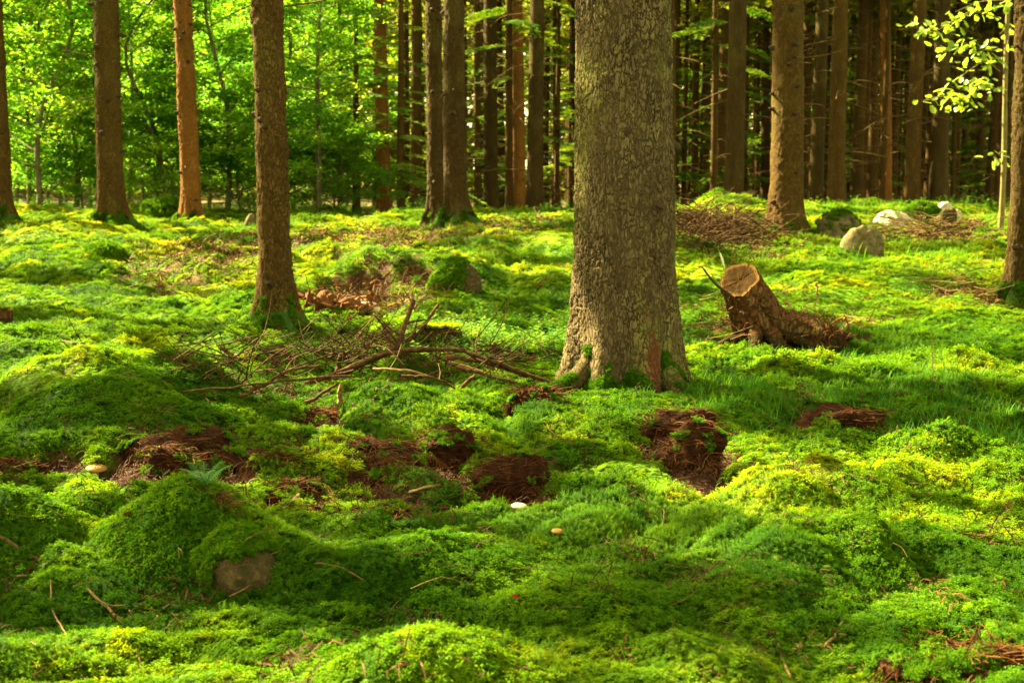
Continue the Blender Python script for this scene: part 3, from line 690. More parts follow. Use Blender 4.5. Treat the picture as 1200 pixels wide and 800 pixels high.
# bare reddish bark where the scales came off near the foot
hv = np.empty(len(hm.vertices) * 3, np.float32); hm.vertices.foreach_get('co', hv); hv = hv.reshape(-1, 3)
tha = np.arctan2(hv[:, 1], hv[:, 0]); nb_ = noise3(hv[:, 0] * 14, hv[:, 1] * 14, hv[:, 2] * 10, 70) * .5 + noise3(hv[:, 0] * 40, hv[:, 1] * 40, hv[:, 2] * 30, 71) * .3
bm_ = np.exp(-(((tha + 1.12) / .2)**2 + ((hv[:, 2] - .15) / .14)**2)**1.5) + .55 * np.exp(-(((tha + 1.9) / .5)**2 + ((hv[:, 2] - .04) / .07)**2)) + .3 * np.exp(-(((tha + 1.25) / .3)**2 + ((hv[:, 2] - .45) / .3)**2))
a = hm.attributes.new('bare', 'FLOAT', 'POINT'); a.data.foreach_set('value', np.clip(sstep(.5, 1.0, bm_ * 1.0 + nb_ * 1.0), 0, 1).astype(np.float32))
nt = M['bark_hero'].node_tree; pb = [q for q in nt.nodes if q.type == 'BSDF_PRINCIPLED'][0]; src = pb.inputs['Base Color'].links[0].from_socket
ba = N(nt.nodes, 'ShaderNodeAttribute', attribute_name='bare'); nt.links.new(mixc(nt.nodes, nt.links, ba.outputs['Fac'], src, (.085, .034, .015)), pb.inputs['Base Color'])
link('trunk', hm, big)
add_stubs(big, hfn, 5, (.75, 1.8), 4, 1.7, .3)
mb = MB(); tube(mb, spline([(-.14, -.10, .22), (-.23, -.18, .12), (-.33, -.28, .06), (-.46, -.42, .01), (-.56, -.54, -.06)], 14), np.linspace(.06, .035, 14), 14, True, .05, 3)
link('root', mb.mesh('root', M['bark_root']), big)
mb = MB(); tube(mb, spline([(.14, -.12, .18), (.22, -.22, .08), (.29, -.36, .02), (.34, -.46, -.06)], 12), np.linspace(.06, .035, 12), 14, True, .05, 4)
link('root', mb.mesh('root', M['bark_root']), big)
cm = spruce_crown(p, 9, 22, 2.6, 400, 90)
if cm: link('crown', cm, big)
# moss on its foot
def moss_on_trunk(base, fn, n, zmax, sc, seed, ang=(-math.pi, 0), thr=0):
    r = np.random.default_rng(seed); t = r.uniform(*ang, n); z = zmax * r.uniform(-.4, 1, n)
    k = noise2(t * 2.2, z * 6, seed) - z / zmax * .6 > thr - .25; t, z = t[k], z[k]
    c = np.array([fn(zz, tt) for zz, tt in zip(z, t)]); R = c[:, 2] * 1.0
    P = np.stack([base[0] + c[:, 0] + np.cos(t) * R, base[1] + c[:, 1] + np.sin(t) * R, base[2] + z], 1)
    EXTRA.append((P, np.stack([np.cos(t), np.sin(t), np.full(len(t), .7)], 1), sc * r.uniform(.8, 1.4, len(t)), .22 + .1 * r.normal(size=len(t))))
moss_on_trunk(p, hfn, 2600, .26, .02, 8, thr=.05)
rr = np.random.default_rng(77)                                       # moss along the two roots
for A, B in (((-.22, -.17, .13), (-.5, -.47, .0)), ((.21, -.21, .09), (.33, -.44, .0))):
    f = rr.uniform(.15, 1, 420)[:, None]; ph = rr.uniform(.2, 2.2, 420); PP = np.array(A) + (np.array(B) - np.array(A)) * f + np.array(p); rad = .042
    nrm = np.stack([np.cos(ph), np.zeros(420), np.sin(ph)], 1); EXTRA.append((PP + nrm * rad * [[1, 1, .8]], nrm + [0, -.3, .3], rr.uniform(.011, .018, 420), .2 + .1 * rr.normal(size=420)))

# ------------------------------------------------------------------ spruces with their feet in view: px, row of the foot, width px, lean, material, label
MID = [
    (3, 262, 25, .0, 'bark_mid', 'brown spruce trunk cut by the left edge of the photo, moss at its foot', 0.0),
    (130, 264, 31, .010, 'bark_mid', 'brown knotty spruce trunk, second from the left edge', 0.0),
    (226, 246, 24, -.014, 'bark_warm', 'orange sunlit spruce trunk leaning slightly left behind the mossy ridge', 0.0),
    (325, 383, 38, -.014, 'bark_mid', 'dark brown spruce trunk standing on the mossy slope, left of the brush pile', 0.0),
    (511, 250, 21, .005, 'bark_olive', 'spruce trunk with bright left rim, left one of the close pair', 0.0),
    (534, 263, 28, -.012, 'bark_olive', 'brown spruce trunk in front of the close pair, moss swelling round its foot', 0.0),
    (921, 281, 41, -.006, 'bark_mid', 'thick brown spruce with sunlit left edge left of the grey boulders', 0.0),
    (1196, 356, 34, .0, 'bark_olive', 'spruce trunk cut by the right edge of the photo', 0.0)]
for k, (px, py, w, ln, mt, lab, q) in enumerate(MID):
    b = at(px, py); b = b if b.y < 21 else at_d(px, 19.0 if px > 400 else 20.3); r0 = w / 2.2 * b.y / F
    t = thing('spruce_tree', lab, 'tree', (b.x, b.y, b.z - .03), 'spruces standing on the mossy slope')
    zs = np.concatenate([np.linspace(-.3, 4.2, 250), np.linspace(4.5, 20, 20)])
    m_, fn = trunk_mesh('trunk', M[mt], 20, r0, r0 * .85, .15, 90, zs, 20 + k, .02, (ln, 0), 5, .008, .009, 30)
    link('trunk', m_, t)
    add_stubs(t, fn, 20, (.3, 3.9), 40 + k, 0.8 + 6 * r0)
    cm = spruce_crown(b, 9.5, 20, 2.1, 420, 60 + k)
    if cm: link('crown', cm, t)
    moss_on_trunk((b.x, b.y, b.z), fn, 420, .2, .026, 80 + k)
    if k in (3, 6, 1):
        mb = MB(); d = 1 if k != 1 else -1
        for z, L, dz in ((2.05, .45, .10), (1.55, .22, -.03), (2.7, .6, .1)):
            tube(mb, spline([(d * r0 * .9, 0, z), (d * (r0 + L * .5), -.02, z + dz * .3), (d * (r0 + L), .02, z + dz)], 6), np.linspace(.008, .003, 6), 5)
        o = link('dead_twigs', mb.mesh('dead_twigs', M['dead']), t); o['kind'] = 'stuff'

# ------------------------------------------------------------------ trunks further back: px, width px, diameter m, material, label
BACK = [
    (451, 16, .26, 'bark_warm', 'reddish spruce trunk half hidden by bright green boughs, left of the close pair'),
    (489, 13, .24, 'bark_far', 'dim brown spruce trunk just left of the close pair'),
    (564, 10, .22, 'bark_far', 'narrow dark spruce trunk, first to the right of the close pair'),
    (576, 16, .25, 'bark_olive', 'knotty brown spruce trunk with bare side twigs, second to the right of the close pair'),
    (588, 10, .22, 'bark_far', 'narrow dark spruce trunk, third to the right of the close pair'),
    (607, 17, .27, 'bark_warm', 'reddish brown trunk, left of two stems behind the dead twigs by the big trunk'),
    (627, 19, .28, 'bark_olive', 'stouter of two stems behind the dead twigs left of the big trunk'),
    (638, 9, .22, 'bark_far', 'slim shaded spruce trunk tucked behind a stouter one, left of the big trunk'),
    (784, 14, .22, 'bark_mid', 'spruce trunk touching the right side of the big front trunk'),
    (812, 9, .22, 'bark_far', 'slim dark trunk, first stem right of the gap beside the big trunk'),
    (824, 8, .22, 'bark_far', 'thin dark trunk, second stem right of the gap beside the big trunk'),
    (843, 13, .25, 'bark_far', 'dull brown spruce trunk left of a stouter stem above the brushwood heap'),
    (858, 22, .30, 'bark_olive', 'stout straight spruce trunk above the brushwood heap'),
    (896, 11, .24, 'bark_olive', 'pale-edged slim trunk just left of the thick spruce by the boulders'),
    (941, 12, .25, 'bark_far', 'dark trunk just right of the thick spruce by the boulders'),
    (954, 16, .26, 'bark_olive', 'olive brown trunk, second right of the thick spruce by the boulders'),
    (978, 19, .28, 'bark_far', 'dark brown trunk rising behind the left boulder'),
    (1002, 14, .26, 'bark_mid', 'brown trunk rising behind the front boulder'),
    (1020, 12, .24, 'bark_far', 'dark narrow trunk between two others right of the boulders'),
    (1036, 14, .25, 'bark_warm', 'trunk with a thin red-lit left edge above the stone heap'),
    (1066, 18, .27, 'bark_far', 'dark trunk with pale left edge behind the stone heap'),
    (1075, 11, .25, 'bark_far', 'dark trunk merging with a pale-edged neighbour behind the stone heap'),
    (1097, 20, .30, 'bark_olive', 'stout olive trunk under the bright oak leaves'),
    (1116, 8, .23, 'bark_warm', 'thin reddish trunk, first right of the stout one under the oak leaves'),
    (1126, 8, .23, 'bark_far', 'thin brown trunk, second right of the stout one under the oak leaves'),
    (1144, 10, .24, 'bark_far', 'dark slim trunk below the oak leaves, left of the sapling'),
    (1158, 12, .25, 'bark_far', 'dark trunk directly left of the pale oak sapling')]
TR = {mt: [trunk_mesh('trunk', M[mt], 18, .13, .05, .25, 18, None, 300 + i, .03, (0, 0), 5, .004)[0] for i in range(2)] for mt in ('bark_far', 'bark_mid', 'bark_warm', 'bark_olive')}
FARCR = [spruce_crown((0, 0, 0), 5.5, 18, 2.0, 130, 400 + i, False) for i in range(3)]
for k, (px, w, dia, mt, lab) in enumerate(BACK):
    d = dia * F / w; b = at_d(px, d)
    t = thing('spruce_tree', lab, 'tree', b, 'trunks of the spruce stand behind the ridge')
    s = dia / .26
    o = link('trunk', TR[mt][k % 2], t); o.scale = (s, s, 1); o.rotation_euler = (random.gauss(0, .006), random.gauss(0, .008), k * 1.3)
    o = link('dead_twigs', DEADTW[k % 4], t); o['kind'] = 'stuff'; o.rotation_euler.z = k * 2.1
    cm = spruce_crown(b, 7.5, 19, 2.0, 330, 500 + k)
    if cm: link('crown', cm, t)
# the dark rows behind them
fr = np.random.default_rng(17); spots = []
while len(spots) < 130:
    d = fr.uniform(29, 66); px = fr.uniform(440, 1290) if fr.uniform() < .45 else fr.uniform(780, 1290)
    q = ((px - 600) / F * d, d)
    if all((q[0] - s[0])**2 + (q[1] - s[1])**2 > 1.3 for s in spots): spots.append(q)
for k, (x, y) in enumerate(spots):
    t = thing('spruce_tree', 'thin dark spruce trunk in the crowded rows deep in the forest', 'tree', (x, y, hz(x, y)), 'spruces deep in the dark back rows')
    o = link('trunk', TR[('bark_far', 'bark_far', 'bark_mid')[k % 3]][k % 2], t); s = fr.uniform(.38, .72); o.scale = (s, s, 1); o.rotation_euler = (fr.normal() * .01, fr.normal() * .01, k)
    o = link('dead_twigs', DEADTW[k % 4], t); o['kind'] = 'stuff'; o.rotation_euler.z = k * 1.7
    o = link('crown', FARCR[k % 3], t); o.rotation_euler.z = k * 2.3; o.location.z = fr.uniform(-1.0, 2.0); sc = fr.uniform(.8, 1.2); o.scale = (sc, sc, 1)

# ------------------------------------------------------------------ unseen spruces added outside the left edge to shade the moss
for k, (x, y) in enumerate([(-9.5, 11.5), (-12, 15.5), (-8.8, 15.2), (-14.5, 12.5), (-11.5, 19.5), (-15.5, 18), (-13.8, 23), (-18, 21.5), (-17, 26.5), (-20.5, 16), (-12.4, 8.6), (-21.5, 25.5), (-16.5, 9.5), (-11.6, 25)]):
    b = (x, y, hz(x, y)); t = thing('spruce_tree', 'unseen spruce added outside the left edge, its crown shading the moss', 'tree', b, 'unseen spruces added at the left for shade')
    o = link('trunk', TR['bark_mid'][k % 2], t); o.scale = (1.2, 1.2, 1)
    cm = spruce_crown(b, 3.5 if k % 3 else 5, 19, 2.5, 560, 700 + k)
    if cm: link('crown', cm, t)

# ------------------------------------------------------------------ broadleaf trees behind the left ridge
BT = [broad_tree(1, 5.6, 2.0, 38, .085, 40), broad_tree(2, 5.0, 2.2, 34, .08, 44), broad_tree(3, 6.2, 2.3, 38, .09, 40), broad_tree(4, 4.4, 1.8, 30, .075, 44, .25), broad_tree(5, 2.4, 1.5, 26, .07, 44, .1, .025)]
BROAD = [
    (37, 27, 0, 'slim dark-stemmed broadleaf tree right of the trunk at the left edge'), (50, 24, 1, 'broadleaf tree with dark stem in the gap between the two leftmost spruces'),
    (72, 29, 3, 'young leafy tree, thin stem close left of the second spruce'), (92, 26, 1, 'leafy tree with a crooked dark stem just left of the second spruce'),
    (150, 30, 2, 'bright broadleaf tree just right of the second spruce'), (185, 25, 3, 'sunny yellow-green broadleaf tree left of the orange leaning spruce'),
    (268, 25, 0, 'leafy tree with thin stem right of the orange leaning spruce'), (245, 31, 2, 'tall leafy tree behind the orange leaning spruce'),
    (345, 28, 2, 'leafy tree standing just right of the dark spruce on the slope'), (375, 24, 3, 'bright leafy tree between the dark spruce and the reddish trunk'),
    (-30, 26, 2, 'leafy tree whose boughs reach in at the left edge'), (110, 36, 0, 'pale green tree far behind the second spruce'), (300, 35, 2, 'pale green tree far behind the dark slope spruce'),
    (415, 34, 0, 'leafy tree behind the reddish trunk with boughs'), (20, 35, 2, 'pale green tree far behind the leftmost spruce'), (205, 39, 1, 'leafy tree far behind the orange leaning spruce'),
    (60, 41, 2, 'leafy tree in the farthest row at the left'), (355, 42, 1, 'leafy tree in the farthest row right of the slope spruce'), (170, 45, 2, 'leafy tree in the farthest row right of the second spruce'),
    (835, 50, 3, 'sunlit green tree glimpsed between far trunks above the brushwood heap'), (905, 54, 1, 'sunlit green tree glimpsed just left of the thick boulder spruce'), (965, 49, 3, 'sunlit green tree glimpsed between far trunks right of the thick boulder spruce'), (1012, 55, 1, 'sunlit green tree glimpsed between far trunks above the front boulder'), (1085, 52, 2, 'sunlit green tree glimpsed left of the stout olive trunk'), (1150, 50, 3, 'sunlit green tree glimpsed left of the oak sapling'), (800, 56, 2, 'sunlit green tree glimpsed right beside the big front trunk')]
for k, (px, d, v, lab) in enumerate(BROAD):
    b = at_d(px, d); t = thing('broadleaf_tree', lab, 'tree', b, 'broadleaf trees behind the ridge')
    for nm, me in zip(('trunk', 'crown'), BT[v]):
        o = link(nm, me, t); o.rotation_euler.z = k * 1.9
for k in range(14):                                                     # a second, denser row
    px, d = -60 + k * 36 + random.uniform(-8, 8), random.uniform(36, 50); b = at_d(px, d); v = (0, 2, 1, 3)[k % 4]
    t = thing('broadleaf_tree', 'pale green leafy tree in the deep green mass behind the left ridge', 'tree', b, 'leafy trees massed behind the left ridge')
    for nm, me in zip(('trunk', 'crown'), BT[v]):
        o = link(nm, me, t); o.rotation_euler.z = k * 2.9; s = random.uniform(.85, 1.15); o.scale = (s, s, s)
BUSH = [(100, 25.5), (190, 24), (285, 25), (330, 26), (395, 25)]
for k, (px, d) in enumerate(BUSH):
    b = at_d(px, d); lab = ['low leafy bush on the ridge left of the second spruce', 'leafy bush left of the foot of the orange leaning spruce', 'leafy bush right of the foot of the orange leaning spruce', 'low green bush hidden behind the foot of the slope spruce', 'low green bush on the ridge between slope spruce and reddish trunk',
           'leafy bush on the ridge right of the leftmost spruce', 'low bush amid the thin dark stems on the left', 'leafy bush just right of the second spruce foot', 'dark green bush behind the orange leaning spruce', 'dark bush at the foot of the reddish trunk'][k]
    t = thing('leafy_bush', lab, 'bush', b, 'bushes along the ridge')
    for nm, me in zip(('stem', 'crown'), BT[4]):
        o = link(nm, me, t); o.rotation_euler.z = k * 2.7; s = .75 + .12 * (k % 4); o.scale = (s, s, s * .85)

# ------------------------------------------------------------------ young spruces with green boughs low down
YS = [bough_crown(31, .8, 6.5, 1.7, 34), bough_crown(32, .5, 5.0, 1.5, 30)]
YT = trunk_mesh('trunk', M['bark_far'], 8, .06, .02, .2, 10, None, 330)[0]
for k, (px, d, v, s, lab) in enumerate([(418, 26, 0, 1.0, 'young spruce with drooping boughs left of the reddish trunk'), (470, 23.5, 1, .95, 'young spruce with sunlit yellow-green boughs in front of the reddish trunk'), (400, 32, 0, 1.2, 'dark young spruce behind the leafy trees left of the reddish trunk'),
      (652, 33, 0, 1.2, 'young spruce in the gap left of the big front trunk'), (800, 34, 0, 1.25, 'young spruce in the gap right of the big front trunk'), (545, 38, 0, 1.3, 'young spruce behind the close pair of trunks'), (870, 33, 1, 1.3, 'young spruce between the brushwood heap and the thick boulder spruce'),
      (965, 42, 0, 1.3, 'young spruce deep between trunks behind the left boulder'), (1075, 39, 1, 1.3, 'young spruce deep between trunks behind the stone heap'), (1135, 43, 0, 1.3, 'young spruce deep between trunks below the oak leaves'), (330, 33, 0, 1.1, 'young spruce behind the slope spruce'), (505, 34, 1, 1.2, 'young spruce in the dark behind the close pair'), (600, 36, 1, 1.3, 'young spruce behind the reddish trunk left of the dead twigs'), (640, 40, 0, 1.4, 'dark young spruce deep in the gap left of the big front trunk'), (570, 31, 1, .9, 'small young spruce behind the knotty trunk with side twigs'), (440, 38, 0, 1.4, 'tall young spruce far behind the reddish trunk with boughs'),
      (820, 44, 0, 1.4, 'young spruce far back right of the big front trunk'), (905, 37, 0, 1.2, 'young spruce behind the thick boulder spruce'), (1010, 36, 1, 1.2, 'young spruce behind the front boulder'), (1105, 48, 0, 1.5, 'tall young spruce far behind the stout olive trunk'), (1050, 52, 0, 1.5, 'tall young spruce far behind the stone heap'), (1160, 36, 1, 1.2, 'young spruce behind the oak sapling'), (920, 54, 0, 1.6, 'tall young spruce in the last rows behind the thick boulder spruce'), (700, 48, 0, 1.5, 'tall young spruce mostly behind the big front trunk'), (985, 58, 0, 1.6, 'tall young spruce in the last rows behind the boulders')]):
    b = at_d(px, d); t = thing('young_spruce', lab, 'tree', b, 'young spruces under the tall ones')
    o = link('trunk', YT, t); o.scale = (1, 1, .9 * s); o = link('crown', YS[v], t); o.rotation_euler.z = k * 1.1; o.scale = (s, s, s)
# hanging green boughs in the upper middle: px, py of the tip, depth, azimuth, length
BO = MB(); ribbon_bough(BO, np.zeros(3), 0, 1.3, .35, np.random.default_rng(5)); BOM = BO.mesh('bough', M['needle'], False)
hb = thing('spruce_tree', 'spruce whose green boughs hang in at the top, right of the close pair', 'tree', at_d(597, 25), 'trunks of the spruce stand behind the ridge')
o = link('trunk', TR['bark_far'][0], hb); o.scale = (.5, .5, 1)
hb2 = thing('spruce_tree', 'slim spruce with green boughs hanging above the brushwood heap', 'tree', at_d(835, 24), 'trunks of the spruce stand behind the ridge')
o = link('trunk', TR['bark_far'][1], hb2); o.scale = (.45, .45, 1)
for t, L in ((hb, [(2.9, 0, 1.0), (2.95, 3.3, 1.0), (3.3, .8, 1), (3.35, -1.2, 1), (3.6, 2.4, 1.1), (3.75, -.4, 1.1), (2.4, -1.9, .6)]), (hb2, [(2.6, .2, .9), (2.9, -.9, 1), (3.2, 2.9, 1.1), (3.3, -1.9, 1.1), (3.6, .4, 1.1), (2.2, -.4, .8), (3.8, 3.6, 1.2)])):
    for z, az, s in L:
        o = link('bough', BOM, t, (0, 0, z)); o.rotation_euler = (0, .05, az); o.scale = (s, s, s)

# far-off wood closing the view
r = np.random.default_rng(55); n = 42000
X = r.uniform(-48, 48, n); Y = r.uniform(58, 84, n); Z = 11 * r.uniform(0, 1, n)**.9
gapn = noise2(X * .5, Z * .6, 91) + .6 * noise2(X * 1.4, Z * 1.6, 92); kk = gapn > -.75
C = np.stack([X, Y, Z + np.interp(Y, _ys, _hs)], 1)[kk]; mb = MB(); V, Fc = tri_cloud(C, .5, 4, r, .6, .6); mb.add(V, Fc)
fw = link('far_woods', mb.mesh('far_woods', M['needle_far'], False)); fw['kind'] = 'stuff'

# ------------------------------------------------------------------ oak sapling with bright leaves, each leaf its own piece
ob = at_d(1171, 16.5)
oak = thing('oak_sapling', 'young oak with pale stem and bright yellow-green leaves in front of the dark trunks', 'sapling', ob)
mb = MB(); op = spline([(0, 0, -.1), (.01, 0, .9), (-.01, .01, 2.2), (.02, 0, 3.6), (.1, .05, 5.2)], 24); tube(mb, op, np.linspace(.036, .014, 24), 10, False, .06, 2); link('trunk', mb.mesh('trunk', M['bark_pale']), oak)
def oak_leaf(seed):
    r = np.random.default_rng(seed); xs = [0, .2, .33, .48, .62, .78, 1]; ws = [.02, .2, .16, .3, .23, .3, .04]
    c = np.array([[x, 0, -.10 * x * x] for x in xs]); up = np.array([[x, w * r.uniform(.85, 1.1), .06 - .10 * x * x] for x, w in zip(xs, ws)]); dn = np.array([[x, -w * r.uniform(.85, 1.1), .06 - .10 * x * x] for x, w in zip(xs, ws)])
    mb = MB(); n = len(xs); mb.add(np.vstack([c, up, dn]), [[i, i + 1, n + i + 1, n + i] for i in range(n - 1)] + [[i + 1, i, 2 * n + i, 2 * n + i + 1] for i in range(n - 1)]); return mb.mesh('leaf', M['oak_leaf'])
OL = [oak_leaf(i) for i in range(4)]
r = np.random.default_rng(21)
for (ax, ay), pts, nl in [((1172, 22), [(1140, 14), (1112, 28), (1092, 38), (1066, 30)], 60), ((1172, 60), [(1150, 58), (1125, 50), (1105, 62)], 42), ((1172, 108), [(1150, 98), (1130, 116), (1112, 112), (1082, 118)], 88), ((1172, 84), [(1155, 72), (1140, 80), (1118, 96)], 40), ((1172, 5), [(1180, 0), (1150, 2), (1120, 14)], 32), ((1171, 190), [(1166, 183), (1160, 178)], 12), ((1172, 40), [(1185, 30), (1178, 60)], 12)]:
    dd = ob.y; W_ = [on_ray(ax, ay, dd)] + [on_ray(px, py, dd + r.uniform(-.35, .25)) for px, py in pts]
    P = spline([w - ob for w in W_], 14); bm = MB(); tube(bm, P, np.linspace(.009, .003, 14), 5); br = link('branch', bm.mesh('branch', M['bark_pale']), oak)
    for j in range(nl):
        f = r.uniform(.15, 1); c = P[min(13, int(f * 13))] + r.normal(size=3) * [.075, .12, .055] + [0, 0, -.01]; o = link('leaf', OL[j % 4], br, c); s = r.uniform(.08, .13)
        o.scale = (s, s, s); o.rotation_euler = (r.normal() * .6, r.normal() * .5 + .25, r.uniform(0, 6.3))

# ------------------------------------------------------------------ stones
def rock_mesh(name, mat, sx, sy, sz, seed, amp=.16, flat=.0, sub=4):
    import bmesh
    bm = bmesh.new(); bmesh.ops.create_icosphere(bm, subdivisions=sub, radius=1); me = bpy.data.meshes.new(name); bm.to_mesh(me); bm.free()
    n = len(me.vertices); v = np.empty(n * 3, np.float32); me.vertices.foreach_get('co', v); v = v.reshape(-1, 3).astype(float)
    f1, f2, cid = worley3(v[:, 0] * 1.1 + 5, v[:, 1] * 1.1, v[:, 2] * 1.1, seed)
    k = 1 + amp * noise3(v[:, 0] * 1.2, v[:, 1] * 1.2, v[:, 2] * 1.2, seed) + amp * .6 * (f1 - .5) + amp * .3 * noise3(v[:, 0] * 4, v[:, 1] * 4, v[:, 2] * 4, seed + 1) + amp * .1 * noise3(v[:, 0] * 12, v[:, 1] * 12, v[:, 2] * 12, seed + 2)
    v = v * k[:, None] * [sx, sy, sz]
    me.vertices.foreach_set('co', v.astype(np.float32).ravel()); me.polygons.foreach_set('use_smooth', np.ones(len(me.polygons), bool)); me.materials.append(mat); me.update(); return me, v

def rock(px, pyb, w, h, mat, label, seed, dep=.8, moss=0, mossmin=.3, amp=.16, mscale=.03, sink=.14, group=None, mfun=None):
    """px = centre, pyb = row of the foot, w/h = size in photo px"""
    b = at(px, pyb); sx = w / 2 * b.y / F; hh = h * b.y / F; sz = hh * .9; me, v = rock_mesh('stone', M[mat], sx, sx * dep, sz, seed, amp)
    c = Vector((b.x, b.y + sx * dep * .7, b.z + hh * .1)); o = tag(link('stone', me, None, c), label, 'stone', group)
    if moss:
        r = np.random.default_rng(seed); n = len(me.vertices); me.update(); nn = np.empty(n * 3, np.float32); me.vertices.foreach_get('normal', nn); nn = nn.reshape(-1, 3)
        i = r.integers(0, n, moss); P, Q = v[i], nn[i] + r.normal(size=(moss, 3)) * .15
        ok = (Q[:, 2] + .35 * noise3(P[:, 0] / sx * 2.5, P[:, 1] / sx * 2.5, P[:, 2] / sz * 2.5, seed) > mossmin)
        if mfun: ok &= mfun(P[:, 0] / sx, P[:, 1] / sx, P[:, 2] / sz)
        P, Q = P[ok], Q[ok]
        P = P + r.normal(size=P.shape) * sx * .03
        EXTRA.append((P + np.array(c), Q, mscale * r.uniform(.7, 1.4, len(P)), .3 + .12 * r.normal(size=len(P))))
    return o
rock(988, 284, 56, 36, 'stone', 'rounded grey boulder with mossy back, left of the pair beside the thick spruce', 1, .9, 500, .45, mscale=.04)
rock(1013, 299, 46, 33, 'stone', 'rounded grey boulder in front of a larger one, pale left face', 25, .8, 60, .8, .2)
rock(1050, 268, 44, 20, 'stone_pale', 'low pale stone at the left foot of the stone heap', 3, .7, 60, .7)
rock(1108, 252, 23, 15, 'stone_pale', 'white rounded stone on top of the stone heap', 4, .8)
rock(1122, 258, 14, 13, 'stone_pale', 'small pale stone right of the white one on the heap', 5, .8)
rock(1104, 266, 16, 13, 'stone', 'small brownish stone at the front of the stone heap', 6, .8)
rock(1085, 258, 36, 20, 'stone_dull', 'mossy brown stone in the middle of the stone heap', 7, .8, 260, .0, mscale=.045)
rock(1113, 265, 20, 22, 'stone_dull', 'dark shaded stone below the white one on the heap', 8, .7)
rock(530, 344, 62, 34, 'stone_dull', 'moss-capped stone with a bare grey right face on the open slope', 9, .9, 2600, -.1, .25, .018, .25, None, lambda x, y, z: x + z * -.25 < .35)
rock(430, 366, 26, 13, 'stone_pale', 'small grey-white stone lying in the rotten stump crumbs', 10, .7)
rock(293, 268, 14, 17, 'stone', 'small upright stone on the ridge left of the slope spruce', 11, .8)
rock(481, 455, 84, 32, 'stone_dull', 'dark mossy boulder under the pile of dead branches', 12, .9, 1500, .3, .2, .013)
rock(268, 690, 96, 60, 'stone_dull', 'brown stone face showing through moss at lower left', 13, 1.0, 4200, -.2, .34, .015, .3, None, lambda x, y, z: (x < -.15 + .2 * y) | (z > .62))
rock(120, 305, 40, 16, 'stone_dull', 'stone completely grown over by moss on the left slope', 14, .9, 500, -.4, .2, .05)
rock(190, 254, 52, 20, 'stone_dull', 'mossy hump of stone on the ridge left of the orange leaning spruce', 15, .9, 600, -.4, .2, .06)

# ------------------------------------------------------------------ leaning cut stump with its root
B0 = at(912, 404); d0 = B0.y
Bc = np.array(B0) + [0, .12, -.04]; Tc = np.array(on_ray(866, 328, d0 - .12)); nC = np.array([-.42, -.66, .62]); nC /= np.linalg.norm(nC)
stump = thing('cut_stump', 'leaning cut spruce stump with dark torn bark and a round sawn face', 'stump', B0)
r = np.random.default_rng(3); nu, nv = 96, 70; ax = Tc - Bc; ax0 = ax / np.linalg.norm(ax); rows = []
px_m = d0 / F
for k in range(nv):
    f = k / (nv - 1); c = Bc + ax * f; nn = ax0 * (1 - sstep(.35, 1, f)) + nC * sstep(.35, 1, f); nn /= np.linalg.norm(nn)
    a = np.cross(nn, [0, 1, .2]); a /= np.linalg.norm(a); b = np.cross(nn, a); th = np.linspace(0, 2 * np.pi, nu, endpoint=False)
    rad = (23.5 + 15 * (1 - f)**1.3) * px_m
    lob = .5 * np.cos(4 * th + .8 + f) + .4 * np.cos(7 * th + 2) + .25 * np.cos(11 * th + f * 1.2)
    R = rad * (1 + .20 * lob * (1 - f)**.6 * .9 + .03 * np.cos(5 * th) ) + .006 * noise3(th * 6, np.full(nu, f * 9), np.zeros(nu), 3) + .012 * (1.1 - f) * noise3(np.cos(th) * 5, np.sin(th) * 5, np.full(nu, f * 2.2), 6)
    fur = np.abs(noise3(np.cos(th) * 4, np.sin(th) * 4, np.full(nu, f * .9), 8)); R = R - .03 * np.exp(-(fur / .08)**2) * (1 - f * .7)
    rows.append(c + np.cos(th)[:, None] * R[:, None] * a + np.sin(th)[:, None] * R[:, None] * b)
V = np.array(rows); mb = MB(); mb.add((V - np.array(B0)).reshape(-1, 3), grid_faces(nu, nv, True)); ro = link('bark', mb.mesh('bark', M['stump']), stump)
def cut_mat():
    m, n, l = mat_new('sawn_face'); at_ = N(n, 'ShaderNodeAttribute', attribute_name='ring'); w = N(n, 'ShaderNodeMath', operation='SINE'); mu = N(n, 'ShaderNodeMath', operation='MULTIPLY'); mu.inputs[1].default_value = 70
    tx = N(n, 'ShaderNodeTexNoise', i_Scale=22.0, i_Detail=5.0); tc = N(n, 'ShaderNodeTexCoord'); l.new(tc.outputs['Object'], tx.inputs['Vector'])
    ad = N(n, 'ShaderNodeMath', operation='MULTIPLY_ADD'); ad.inputs[1].default_value = .06; l.new(tx.outputs[0], ad.inputs[0]); l.new(at_.outputs['Fac'], ad.inputs[2]); l.new(ad.outputs[0], mu.inputs[0]); l.new(mu.outputs[0], w.inputs[0])
    r1 = ramp(n, [(.3, (.014, .007, .002)), (.7, (.045, .024, .007))]); l.new(tx.outputs[0], r1.inputs[0]); r2 = ramp(n, [(0, (.75, .75, .75)), (1, (1.1, 1.1, 1.1))]); l.new(w.outputs[0], r2.inputs[0])
    edge = ramp(n, [(.80, (0, 0, 0)), (.9, (1, 1, 1))]); l.new(at_.outputs['Fac'], edge.inputs[0]); c = mixc(n, l, 1.0, r1.outputs[0], r2.outputs[0], 'MULTIPLY'); c = mixc(n, l, edge.outputs[0], c, (.075, .042, .012))
    p = N(n, 'ShaderNodeBsdfPrincipled', i_Roughness=1.0); p.inputs['Specular IOR Level'].default_value = .03; l.new(c, p.inputs['Base Color']); b = N(n, 'ShaderNodeBump', i_Strength=.4, i_Distance=.004); l.new(w.outputs[0], b.inputs['Height']); l.new(b.outputs[0], p.inputs['Normal']); o = N(n, 'ShaderNodeOutputMaterial'); l.new(p.outputs[0], o.inputs['Surface']); return m
